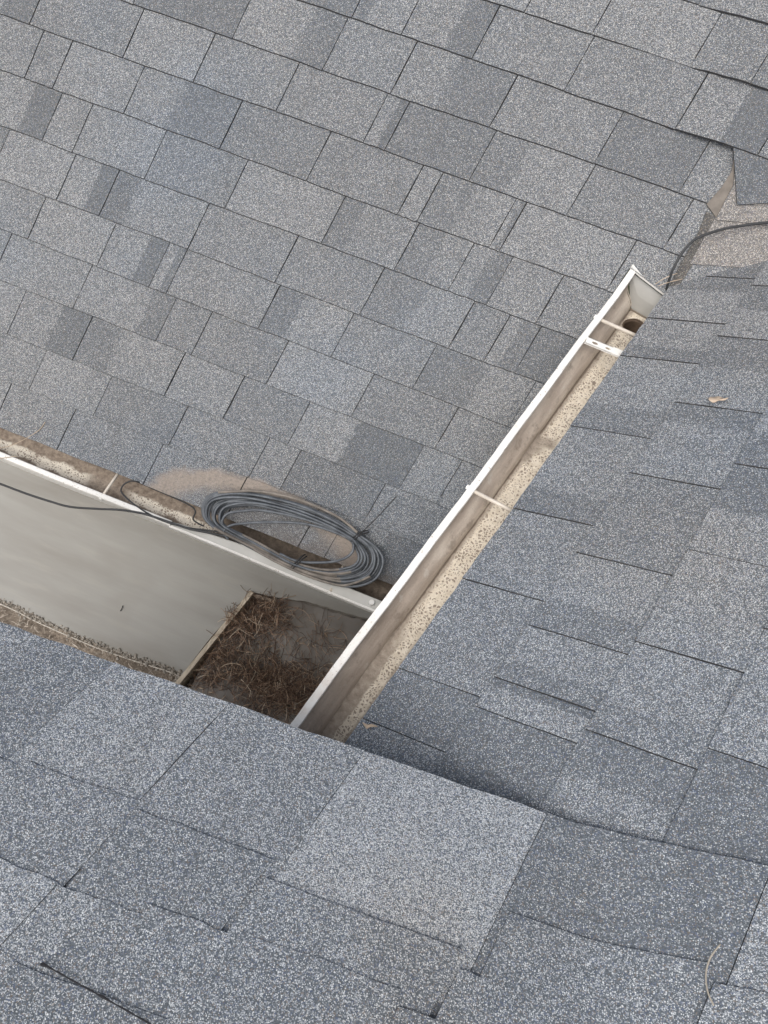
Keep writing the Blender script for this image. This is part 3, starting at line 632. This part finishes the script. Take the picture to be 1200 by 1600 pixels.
wall('house_wall', (.0, -1.10), (-1.6, -1.20), .98, 'pale sided wall tucked under the nearest roof slope')

# ------------------------------------------------------------------ right gutter
RO = RIGHT.o; GU = RIGHT.u; GW = Vector((RIGHT.u.y, -RIGHT.u.x, 0)); Z = Vector((0, 0, 1))
def G(u, w, z): return RO + GU * u + GW * w + Z * (z - RO.z)
GE = .872
rg = empty('rain_gutter', G(.1, -.06, .5), 'long white rain gutter running diagonally beside the right roof, brown grime inside', 'gutter')
us = [-.95 + (GE + .95) * i / 60 for i in range(61)]
wb = lambda u: .0010 * math.sin(u * 7 + 1) + .0006 * math.sin(u * 19) + .0003 * math.sin(u * 83)
def sweep(name, prof, mat, parent, uu=us, sm=True, wob=1.0):
    rise = lambda u, z: .026 * max(0, min(1, (u - .79) / .08)) ** 1.5 if name == 'lip' or (name == 'front_face' and z > .58) else 0
    rowsv = [[G(u, w + wb(u) * wob, z + rise(u, z) + .0008 * math.sin(u * 11) * wob) for w, z in prof] for u in uu]
    me = strip_mesh(name, rowsv, mat)
    if sm: me.polygons.foreach_set('use_smooth', [True] * len(me.polygons))
    return obj(name, me, parent)
sweep('lip', [(-.0985, .592), (-.0985, .6025), (-.100, .6045), (-.1125, .6050), (-.1155, .6035), (-.1160, .590), (-.110, .584)], M_WHITE, rg, sm=False)
sweep('front_face', [(-.1130, .588), (-.111, .565), (-.100, .548), (-.085, .535), (-.070, .520), (-.0665, .496)], M_WHITE, rg, sm=False)
sweep('underside', [(-.0665, .496), (.03, .496), (.034, .60)], M_WHITE, rg, uu=[u for u in us if u < .77], sm=False)
sweep('inner_wall', [(-.0990, .5935), (-.1015, .585), (-.0985, .565), (-.0885, .548), (-.076, .535), (-.066, .520), (-.0625, .5035)], M_GWALL, rg)
# floor with the outlet hole cut in it
HU, HW, HR = .820, -.022, .027
fu = [u for u in us if u < HU - .045] + [HU - .045]
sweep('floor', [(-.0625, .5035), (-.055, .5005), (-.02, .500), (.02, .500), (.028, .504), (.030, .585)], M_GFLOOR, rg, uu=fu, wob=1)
vs, fs = [], []
ring_n = 32; rect = []
x0, x1, y0, y1 = HU - .045, GE, -.0625, .03
for i in range(ring_n):
    th = 2 * math.pi * i / ring_n; cx, cy = math.cos(th), math.sin(th)
    k = min((x1 - HU) / cx if cx > 1e-6 else 1e9, (x0 - HU) / cx if cx < -1e-6 else 1e9, (y1 - HW) / cy if cy > 1e-6 else 1e9, (y0 - HW) / cy if cy < -1e-6 else 1e9)
    hr = HR * (1 + .05 * math.sin(3 * th + 1))
    vs += [G(HU + cx * k, HW + cy * k, .5002), G(HU + cx * hr * 1.22, HW + cy * hr * 1.22, .4995), G(HU + cx * hr, HW + cy * hr, .4945), G(HU + cx * hr * .96, HW + cy * hr * .96, .40)]
for i in range(ring_n):
    j = (i + 1) % ring_n
    for r_ in range(3): fs.append((i * 4 + r_, j * 4 + r_, j * 4 + r_ + 1, i * 4 + r_ + 1))
idx = [0 if (k % 3) == 0 else 1 for k in range(len(fs))]
me = mesh('outlet', vs, fs, [M_GFLOOR, simple('outlet_brown', (.15, .105, .075), .7, .4, 60)], idx)
obj('outlet', me, rg)
vs, fs = tube_geo([G(HU, HW, .50), G(HU, HW, .10), G(HU + .02, HW + .1, -.02), G(HU + .02, HW + .12, -.2)], .03, 14)
bm_ = mesh('downspout', vs, [f for f in fs if len(f) == 4], simple('downspout_brown', (.13, .095, .07), .8), smooth_=True); obj('downspout', bm_, rg)
# end cap: grey plate with a sagging white rim
capn = 14; plate = []
for i in range(capn + 1):
    f = i / capn; w = -.112 + .150 * f; ztop = .629 - .026 * f - .006 * math.sin(f * math.pi)
    zb = .5035 if w > -.0625 else .5035 + min(1, (-.0625 - w) / .04) * .085
    plate.append([G(GE - .001, w, ztop), G(GE - .004, w, (ztop + zb) / 2), G(GE - .001, w, zb - .002)])
obj('end_cap', strip_mesh('end_cap', plate, M_GREYM), rg)
rim = []
for i in range(capn + 1):
    f = i / capn; w = -.116 + .154 * f; zt = .6400 - .026 * f - .006 * math.sin(f * math.pi)
    rim.append([G(GE - .006, w, zt - .010), G(GE - .006, w, zt), G(GE + .0085, w, zt + .0010), G(GE + .0075, w, zt - .03)])
obj('end_cap_rim', strip_mesh('end_cap_rim', rim, M_WHITE), rg)
seal = tube('sealant_bead', [G(GE - .005, w, .5045 + .001 * math.sin(w * 300)) for w in (-.062, -.045, -.03, -.01, .01, .028)], .0022, simple('old_sealant', (.22, .18, .14), .6), 6, 3)
obj('sealant_bead', seal, rg)
seal2 = tube('sealant_bead', [G(GE - .006, -.063, .505), G(GE - .006, -.070, .525), G(GE - .006, -.086, .545), G(GE - .006, -.100, .565), G(GE - .006, -.102, .59)], .0017, simple('old_sealant_dark', (.20, .17, .14), .6), 6, 3)
obj('sealant_bead', seal2, rg)
# spikes (ferrule tubes) with a head on the lip
for ua, ub in ((.693, .712), (.062, .078), (-.72, -.70)):
    s_ = tube('spike', [G(ua, -.100, .5975), G(ub, .03, .5975)], .0048, M_ROD, 12, 2); so = obj('spike', s_, rg)
    vs, fs = tube_geo([G(ua, -.1195, .597), G(ua, -.113, .597)], .006, 10); obj('spike_head', mesh('spike_head', vs, fs, M_WHITE), so)
# flat hanger strap with two slots, built as a bar with real openings
def strap(u0, w0, u1, w1, z, width, slots):
    a = G(u0, w0, z); b = G(u1, w1, z); d = (b - a); Ln = d.length; d.normalize(); s = Vector((-d.y, d.x, 0))
    bm = bmesh.new()
    def ring(t, hl, hw, n=14): return [a + d * (t + hl * math.cos(2 * math.pi * i / n)) + s * (hw * math.sin(2 * math.pi * i / n)) for i in range(n)]
    cuts = [0] + [x for t, hl, hw in slots for x in (t - hl - .004, t + hl + .004)] + [Ln]
    def quad(t0, t1):
        v = [bm.verts.new(a + d * t + s * q) for t, q in ((t0, -width / 2), (t1, -width / 2), (t1, width / 2), (t0, width / 2))]; bm.faces.new(v)
    for i in range(0, len(cuts), 2): quad(cuts[i], cuts[i + 1])
    for t, hl, hw in slots:
        rg_ = ring(t, hl, hw, 16); H = hl + .004; outer = []
        for i in range(16):
            th = 2 * math.pi * i / 16; cx, cy = math.cos(th), math.sin(th)
            k = min(H / abs(cx) if abs(cx) > 1e-6 else 1e9, (width / 2) / abs(cy) if abs(cy) > 1e-6 else 1e9); outer.append(a + d * (t + cx * k) + s * (cy * k))
        iv = [bm.verts.new(p) for p in rg_]; ov = [bm.verts.new(p) for p in outer]
        for i in range(16): j = (i + 1) % 16; bm.faces.new((ov[i], ov[j], iv[j], iv[i]))
    bmesh.ops.remove_doubles(bm, verts=bm.verts, dist=1e-5)
    bmesh.ops.recalc_face_normals(bm, faces=bm.faces)
    r = bmesh.ops.solidify(bm, geom=bm.faces[:], thickness=.0016)
    me = bpy.data.meshes.new('hanger_strap'); bm.to_mesh(me); bm.free(); me.materials.append(M_WHITE); return me
so = obj('hanger_strap', strap(.607, -.099, .632, .03, .6035, .0215, [(.024, .0085, .0042), (.060, .0075, .0038)]), rg)
for w, uoff in ((-.0985, -.010), (-.0985, .010)):
    a, b_ = G(.607 + uoff * 1.0, w, .6035), G(.632 + uoff * 1.0, .03, .6035)
    obj('strap_flange', beam_mesh('strap_flange', a - Z * .0025, b_ - Z * .0025, .0014, .005, M_WHITE), so)
# lumps of grime stuck to the floor
def blob(name, cs, mat, parent, flat=.35, **props):
    bm = bmesh.new()
    for (p, r) in cs:
        b2 = bmesh.new(); bmesh.ops.create_icosphere(b2, subdivisions=2, radius=1)
        vm = {}
        for v in b2.verts:
            k = 1 + .35 * noise.noise(v.co * 1.7 + Vector(p) * 90)
            vm[v] = bm.verts.new(Vector(p) + Vector((v.co.x * r * k, v.co.y * r * k, v.co.z * r * flat * k)))
        for f in b2.faces: bm.faces.new([vm[v] for v in f.verts])
        b2.free()
    me = bpy.data.meshes.new(name); bm.to_mesh(me); bm.free(); me.materials.append(mat)
    me.polygons.foreach_set('use_smooth', [True] * len(me.polygons))
    return obj(name, me, parent, **props)
M_SILT = simple('wet_silt', (.27, .225, .185), .8, .35, 60, bmp=.6, bsc=150)
cs = []
for (u, w, r, n_) in ((.585, -.02, .022, 8), (.30, -.048, .007, 5), (.06, -.03, .016, 8), (-.02, -.02, .018, 6), (-.34, -.02, .013, 7), (.83, -.055, .006, 4), (-.5, -.03, .012, 6)):
    for i in range(n_): cs.append((G(u + random.gauss(0, r), max(-.058, min(.02, w + random.gauss(0, r * .55))), .4985), r * random.uniform(.3, .6)))
blob('silt', cs, M_SILT, rg, .16, kind='stuff')

# ------------------------------------------------------------------ far gutter (under the coil)
fg = empty('rain_gutter', (-.8, -.05, -.1), 'white rain gutter under the coiled cable at the foot of the far roof', 'gutter')
def sweepx(name, prof_fn, mat, xs, sm=False):
    me = strip_mesh(name, [[Vector((x, y, z)) for y, z in prof_fn(x)] for x in xs], mat)
    if sm: me.polygons.foreach_set('use_smooth', [True] * len(me.polygons))
    return obj(name, me, fg)
xa = [-2.6 + 1.71 * i / 40 for i in range(41)]; xb = [-.893 + .97 * i / 30 for i in range(31)]
yo = lambda x: -.093 + .0018 * math.sin(x * 6)
sweepx('lip', lambda x: [(yo(x) + .0165, -.012), (yo(x) + .0165, .0), (yo(x) + .014, .002), (yo(x) + .002, .0022), (yo(x), .0), (yo(x), -.016)], M_WHITE, xa)
def prof_b(x):
    f = max(0, min(1, (x + .893) / .30)); wd = .012 + .022 * f ** .8
    return [(yo(x) + wd - .002, -.014), (yo(x) + wd, .004), (yo(x) + wd - .0025, .0055), (yo(x) + .004, -.0065)]
sweepx('flange', prof_b, M_GREYM, xb)
sweepx('lip', lambda x: [(yo(x) + .0045, -.0065), (yo(x) + .0035, -.004), (yo(x) - .0015, -.004), (yo(x) - .003, -.006), (yo(x) - .003, -.02)], M_WHITE, xb)
xs = xa + xb[1:]
sweepx('front_face', lambda x: [(yo(x) + .001, -.012), (yo(x) + .003, -.045), (yo(x) + .022, -.07), (yo(x) + .032, -.094), (.032, -.094), (.034, -.02)], M_WHITE, xs)
sweepx('inner_wall', lambda x: [(yo(x) + .0165, -.011), (yo(x) + .013, -.03), (yo(x) + .021, -.055), (yo(x) + .033, -.072), (yo(x) + .036, -.086)], M_GWALL, xs, True)
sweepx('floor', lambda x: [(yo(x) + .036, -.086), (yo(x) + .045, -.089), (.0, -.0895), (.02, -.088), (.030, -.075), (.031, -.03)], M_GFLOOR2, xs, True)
for x in (-1.125, -.36, -2.0):
    s_ = tube('spike', [(x, yo(x) + .005, -.006), (x + .006, .028, -.006)], .0046, M_ROD, 12, 2); so = obj('spike', s_, fg)
    vs, fs = tube_geo([(Vector((x, yo(x) - .004, -.008))), Vector((x, yo(x) + .002, -.008))], .0055, 10); obj('spike_head', mesh('spike_head', vs, fs, M_WHITE), so)
vs, fs = [], []
vs, fs = tube_geo([Vector((-.232, -.078, .002)), Vector((-.232, -.078, .011))], .0085, 12); obj('rivet_cap', mesh('rivet_cap', vs, fs, M_WHITE), fg)
# banked mud along the roof side of the gutter and litter under the coil
rowsv = []
for i in range(201):
    x = -2.6 + 2.68 * i / 200; rowv = []
    for jj in range(9):
        f = jj / 8; y = -.060 + .088 * f
        k = .5 + .5 * noise.noise(Vector((x * 5, 0, 7))); amt = .012 + .016 * k if x < -.8 else .020 + .012 * k
        z = -.0915 + amt * (f ** 1.5 if x < -.8 else .35 + .65 * abs(f - .4)) + .006 * noise.noise(Vector((x * 30, y * 40, 1))) + .003 * noise.noise(Vector((x * 90, y * 110, 4)))
        rowv.append(Vector((x, y, z)))
    rowsv.append(rowv)
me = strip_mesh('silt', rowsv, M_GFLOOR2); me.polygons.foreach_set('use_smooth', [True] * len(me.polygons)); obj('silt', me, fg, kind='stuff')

# ------------------------------------------------------------------ ground, slab, pit
def ground():
    n = 70; vs, fs = [], []
    for j in range(n + 1):
        for i in range(n + 1):
            x = -4.5 + 6.0 * i / n; y = -2.6 + 4.4 * j / n
            h = .022 * noise.noise(Vector((x * 3, y * 3, 0))) + .008 * noise.noise(Vector((x * 14, y * 14, 2)))
            vs.append((x, y, GZ - .012 + h))
    for j in range(n):
        for i in range(n): a = j * (n + 1) + i; fs.append((a, a + 1, a + n + 2, a + n + 1))
    me = mesh('dirt_ground', vs, fs, M_DIRT, smooth_=True); obj('dirt_ground', me, None, kind='structure')
    R_ = 60; me = mesh('lawn_ground', [(-R_, -R_, GZ - .09), (R_, -R_, GZ - .09), (R_, R_, GZ - .09), (-R_, R_, GZ - .09)], [(0, 1, 2, 3)], simple('dull_lawn', (.09, .10, .05), .95, .4, 3))
    obj('lawn', me, None, kind='structure')
ground()
raw = [Vector(p) for p in SURVEY['slab']]
dense = []
for i in range(len(raw) - 1):
    a, b_ = raw[i], raw[i + 1]; d = b_ - a; k = max(1, int(d.length / .012)); s = Vector((-d.y, d.x, 0)).normalized()
    rough = .011 if 12 <= i <= 18 else (.0035 if 4 <= i <= 9 else .001)
    if 10 <= i <= 11: rough = 0
    for j in range(k):
        p = a + d * j / k; dense.append(p + s * rough * (noise.noise(p * 45) + .6 * noise.noise(p * 130)))
# rough broken lip and the slab body
me = slab_from_outline('concrete_slab', dense, .085, [M_CONC, M_CEDGE]); obj('concrete_slab', me, None, kind='structure')
# crumbs of concrete along the low edge of the slab
cr = []
for i in range(420):
    k = random.choice([12, 13, 14, 15, 16, 16, 15, 14, 13]); k = min(k, len(raw) - 2)
    a, b_ = raw[k], raw[k + 1]; p = a.lerp(b_, random.random())
    cr.append((Vector((p.x + random.gauss(0, .004), p.y - abs(random.gauss(0, .014)) + .008, GZ + .082 + random.uniform(-.012, .002))), random.uniform(.003, .008)))
blob('concrete_crumbs', cr, M_CEDGE, None, .7, kind='stuff')
# thin pale form wire along the slab foot
bp = [Vector((p.x, p.y - .022, GZ + .083)) for p in raw[12:19] if True]
# form boards
fb = empty('form_board', (SURVEY['board'][1][0], SURVEY['board'][1][1], GZ), 'narrow pale wooden form board between the concrete slab and the straw pit', 'board')
a, b_ = Vector(SURVEY['board'][0]), Vector(SURVEY['board'][1])
obj('plank', beam_mesh('plank', a + (a - b_) * .01, b_ + (b_ - a) * .9, .021, .10, M_WOOD, bev=.0015).copy(), fb)
for o_ in fb.children: o_.location.z -= .045
c1, c2 = Vector(SURVEY['board2'][0]), Vector(SURVEY['board2'][1])
o_ = obj('cross_plank', beam_mesh('cross_plank', c1 + (c1 - c2) * .1, c2 + (c2 - c1) * .5, .018, .08, simple('grey_lumber', (.34, .28, .23), .85, .3, 40), bev=.001), fb); o_.location.z -= .05
st_ = beam_mesh('stake', a.lerp(b_, .27) + Vector((-.016, 0, .006)), a.lerp(b_, .27) + Vector((-.016, 0, -.10)), .018, .02, M_WOOD, up=Vector((0, 1, 0))); obj('stake', st_, fb)
# dusty dark sheet lying in the pit, sagging in the middle
def clump_h(x, y):
    h = 0
    for (p, r, w) in SURVEY['clumps']: h += .016 * w * math.exp(-((x - p[0]) ** 2 + (y - p[1]) ** 2) / (r * r * .8))
    return h
raw_s = [Vector(p) for p in SURVEY['sheet']]
def inside(x, y, P):
    r = False; j = len(P) - 1
    for i in range(len(P)):
        if (P[i].y > y) != (P[j].y > y) and x < (P[j].x - P[i].x) * (y - P[i].y) / (P[j].y - P[i].y) + P[i].x: r = not r
        j = i
    return r
hole = Vector(SURVEY['clumps'][4][0])
def sheet_z(x, y):
    d2 = (x - hole.x) ** 2 + (y - hole.y) ** 2
    return GZ + .045 + .014 * noise.noise(Vector((x * 5, y * 5, 3))) + .006 * noise.noise(Vector((x * 17, y * 11, 5))) - .07 * math.exp(-d2 / .010)
vs, fs = [], []; nx, ny = 100, 110; ok = {}
for j in range(ny + 1):
    for i in range(nx + 1):
        x = -1.15 + 1.2 * i / nx; y = -.80 + 1.15 * j / ny
        vs.append((x, y, sheet_z(x, y)))
        ok[(i, j)] = inside(x + .006 * noise.noise(Vector((x * 20, y * 20, 0))), y, raw_s)
for j in range(ny):
    for i in range(nx):
        if all(ok[k] for k in ((i, j), (i + 1, j), (i, j + 1), (i + 1, j + 1))): a_ = j * (nx + 1) + i; fs.append((a_, a_ + 1, a_ + nx + 2, a_ + nx + 1))
me = mesh('plastic_sheet', vs, fs, M_SHEET, smooth_=True)
bm = bmesh.new(); bm.from_mesh(me); bmesh.ops.delete(bm, geom=[v for v in bm.verts if not v.link_faces], context='VERTS'); bmesh.ops.solidify(bm, geom=bm.faces[:], thickness=.002); bm.to_mesh(me); bm.free()
o = obj('plastic_sheet', me, None, label='dusty dark grey plastic sheet lying in the pit beside the slab, strewn with straw', category='plastic sheet')
# pine straw
def strands(name, items, mat):
    vs, fs, sh = [], [], []
    for path, r, shade in items:
        b0 = len(fs); tube_geo(path, r, 3, False, vs, fs); sh += [shade] * (len(vs) - len(sh))
    me = mesh(name, vs, fs, mat)
    at = me.attributes.new('shade', 'FLOAT', 'POINT'); at.data.foreach_set('value', sh); return me
def needle(x, y, z, ln, lift, r=.0016, shade=None, ang=None):
    ang = random.uniform(0, 6.28) if ang is None else ang; cv = random.uniform(-1.6, 1.6) * 2; pts = []; X, Y = x, y
    for k in range(6):
        t = k / 5; pts.append(Vector((X, Y, z + lift * math.sin(t * math.pi * random.uniform(.8, 1.1)) + random.uniform(0, .004))))
        X += math.cos(ang) * ln / 5; Y += math.sin(ang) * ln / 5; ang += cv * ln
    return (pts, r, random.random() ** 1.3 if shade is None else shade)
items = []; tot = sum(w * r for _, r, w in SURVEY['clumps'])
P2 = raw_s + []
for (p, r, w) in SURVEY['clumps']:
    for i in range(int(3000 * w * r / tot)):
        x, y = random.gauss(p[0], r * .50), random.gauss(p[1], r * .50)
        bx = -.8668 + (y - .1758) * .228
        if x < bx + .035 or y > .20: continue
        dens = clump_h(x, y)
        z = (sheet_z(x, y) if inside(x, y, raw_s) else GZ) + random.uniform(.0, 1) * dens * .9
        if (x - hole.x) ** 2 + (y - hole.y) ** 2 < .0016: continue
        items.append(needle(x, y, z + .002, random.uniform(.03, .10), random.uniform(0, .018), random.uniform(.0006, .0015)))
for i in range(160):
    x, y = random.uniform(-.95, -.05), random.uniform(-.45, .26)
    if inside(x, y, raw_s): items.append(needle(x, y, sheet_z(x, y) + .003, random.uniform(.01, .05), .003, .0011, random.uniform(.2, .9)))
for i in range(60):
    x, y = random.uniform(-.9, -.2), random.uniform(-.45, .2)
    if inside(x, y, raw_s): items.append(needle(x, y, sheet_z(x, y) + .008, random.uniform(.012, .035), .004, random.uniform(.002, .0035), random.uniform(.85, 1)))
# straw hooked over the board
for i in range(22):
    f = random.uniform(.0, .5); q = a.lerp(b_, f); items.append(needle(q.x + random.uniform(-.01, .03), q.y, q.z + random.uniform(-.01, .01), random.uniform(.04, .09), .012, .0012))
for i in range(34):
    q = a.lerp(b_, .27); items.append(needle(q.x + random.gauss(-.0, .02), q.y + random.gauss(0, .02), q.z + .004, random.uniform(.02, .055), .012, .0012, random.uniform(.2, .7)))
obj('pine_straw', strands('pine_straw', items, M_STRAW), None, kind='stuff')
# chaff on the dirt strip below the slab
items = []
for i in range(2300):
    x = random.uniform(-3.0, -.95); y = random.uniform(-.75, -.30)
    items.append(needle(x, y, GZ + .004 + random.uniform(0, .012), random.uniform(.008, .045), .006, random.uniform(.0010, .0026), random.uniform(.45, 1)))
obj('dry_chaff', strands('dry_chaff', items, M_CHAFF), None, kind='stuff')
# chaff blades growing along the slab edge
items = []
for i in range(350):
    k = random.choice(range(12, 18)); k = min(k, len(raw) - 2); p = raw[k].lerp(raw[k + 1], random.random())
    items.append(needle(p.x, p.y - random.uniform(-.008, .03), GZ + .07 + random.uniform(0, .012), random.uniform(.006, .014), .002, .0012, random.uniform(.5, 1)))
obj('edge_chaff', strands('edge_chaff', items, M_CHAFF), None, kind='stuff')
# pale cord along the slab foot
cordp = [Vector((p.x, p.y - .020, GZ + .078)) for p in raw[12:19]]
o = obj('form_wire', tube('form_wire', cordp, .0030, simple('pale_cord', (.60, .56, .50), .7, .3, 60), 6, 8), None, label='thin pale cord along the lower edge of the concrete slab', category='cord')
# small debris on the slab
for i, (p, ln, lab) in enumerate(zip(SURVEY['slabspots'][:1], (.028, .012), ('short dark twig lying alone on the concrete slab',))):
    q = Vector(p) + Vector((0, 0, .003)); me = tube('twig', [q, q + Vector((.002, ln * .5, .003)), q + Vector((-.002, ln, 0))], .0018, M_TIE, 5, 3)
    obj('twig', me, None, label=lab, category='twig')

# ------------------------------------------------------------------ cable coil
coil = empty('cable_coil', SURVEY['coil_outer'][0], 'oval coil of grey-blue cable tied and laid over the far gutter', 'cable')
n24 = 8
OUT = smooth_path(SURVEY['coil_outer'], n24, True); INN = smooth_path(SURVEY['coil_inner'], n24, True); NP = len(OUT)
cen = sum(OUT, Vector()) / NP
cpn = Vector((0, -.44, 1)).normalized()
turns = 13; order = list(range(turns)); random.shuffle(order)
for k in range(turns):
    f0 = (k + .3) / turns; ph = random.uniform(0, 6.28); ph2 = random.uniform(0, 6.28); amp = random.uniform(.05, .17)
    rr = .0041
    path = []
    lay = order[k] / turns
    for i in range(NP):
        a_ = 2 * math.pi * i / NP
        f = f0 + amp * math.sin(a_ + ph) + .04 * math.sin(2 * a_ + ph2) * 1.6
        f = max(-.06, min(1.06, f))
        p = OUT[i].lerp(INN[i], f)
        tie = min(abs(i / NP - .47), abs(i / NP - .80)) 
        sq = min(1, tie / .10)
        p = p + cpn * (.006 + .026 * lay * (.5 + .5 * sq) + .003 * math.sin(a_ * 2 + ph))
        path.append(p)
    vs, fs = tube_geo(path, rr, 8, True)
    # dusty where it lies in the gutter (lower side), so split the jacket by place
    me = mesh('cable_turn', vs, fs, [M_CAB, M_CABD], smooth_=True)
    mi = [1 if (NP * (.60 + .03 * math.sin(k * 5)) < i_ // 8 < NP * (.90 + .03 * math.sin(k * 3)) and f0 > .2 and k % 5) else 0 for i_, f in enumerate(fs)]
    me.polygons.foreach_set('material_index', mi)
    obj('cable_turn', me, coil)
for i, ex in enumerate(SURVEY['coil_extra']):
    obj('cable_turn', tube('cable_turn', [Vector(p) + cpn * (.024 if i < 2 else .026) for p in ex], .0040, M_CABD if i == 2 or i == 3 else M_CAB, 8, 8), coil)
obj('cable_tail', tube('cable_tail', SURVEY['tail'], .0036, M_CABB, 8, 8), coil)
obj('wire_loop', tube('wire_loop', SURVEY['loopwire'], .0026, M_CABB, 8, 8), coil)
for tpts in SURVEY['ties']:
    base = [Vector(p) for p in tpts]
    for off in (0, .007):
        d = (base[-1] - base[0]).normalized(); side = d.cross(cpn).normalized() * off
        arch = [base[0] + side - cpn * .0, base[0] + side + cpn * .022, base[1] + side + cpn * .030, base[2] + side + cpn * .030, base[3] + side + cpn * .022, base[3] + side]
        obj('tie', tube('tie', arch, .0022, M_TIE, 6, 4), coil)
obj('tie_tail', tube('tie_tail', [Vector(p) + cpn * (.024 - .004 * i) + Vector((0, 0, .018 * i)) for i, p in enumerate(SURVEY['tie_tail'])], .0016, M_TIE, 6, 4), coil)

# cable coming over the right roof and dropping behind the gutter end
o = obj('loose_cable', tube('loose_cable', SURVEY['rcable'], .0035, M_CABB, 10, 8), None, label='single dark cable curving over the top of the right roof into the valley', category='cable')
for p_, lab in zip(SURVEY['rstraw'], ('thin pale straw stem crossing behind the gutter end cap, lower of the two', 'thin pale straw stem by the dark cable, upper of the two')):
    obj('straw_stem', tube('straw_stem', p_, .0011, M_STRAWP, 5, 4), None, label=lab, category='straw')
def leaf(name, pts, label, pl):
    P_ = smooth_path(pts, 4, True); cc = sum(P_, Vector()) / len(P_); vs = []; 
    ax = (Vector(pts[3]) - Vector(pts[0])).normalized()
    for p in P_:
        t = (p - cc).dot(ax); vs.append(p + pl.n * (.004 + 1.2 * t * t / .02 * .1 + .002 * math.sin(t * 300)))
    n = len(vs); vs.append(cc + pl.n * .0005); vs2 = [v - pl.n * .0012 for v in vs]
    fs = [(i, (i + 1) % n, n) for i in range(n)] + [((i + 1) % n + n + 1, i + n + 1, 2 * n + 1) for i in range(n)] + [(i, i + n + 1, (i + 1) % n + n + 1, (i + 1) % n) for i in range(n)]
    me = mesh(name, vs + vs2, fs, M_LEAF, smooth_=True)
    return obj(name, me, None, label=label, category='leaf')
leaf('dry_leaf', SURVEY['leaf1'], 'small curled tan leaf lying alone on the right roof slope', RIGHT)
leaf('dry_leaf', SURVEY['leaf2'], 'small torn tan leaf beside the lower end of the long gutter', RIGHT)
obj('thin_twig', tube('thin_twig', [NEAR.P(NEAR.uv(p)[0] - .040, NEAR.uv(p)[1] + .004, .019 + near_lift(NEAR.uv(p)[0] - .040, NEAR.uv(p)[1])) for p in SURVEY['twig']], .0013, simple('pale_twig', (.42, .38, .32), .8), 5, 5), None, label='thin curved pale twig on the nearest roof, bottom right', category='twig')
# loose stems over the far gutter at the left edge
for pts_, lab in (([(-1.50, -.085, .012), (-1.44, -.05, .03), (-1.40, .02, .03), (-1.385, .05, .05)], 'pale curved grass stem standing in the far gutter at the left edge'),
                  ([(-1.53, -.14, -.02), (-1.47, -.10, .0), (-1.42, -.075, .012)], 'short pale grass stem hanging over the lip of the far gutter')):
    obj('grass_stem', tube('grass_stem', pts_, .0012, M_STRAWP, 5, 5), None, label=lab, category='stem')
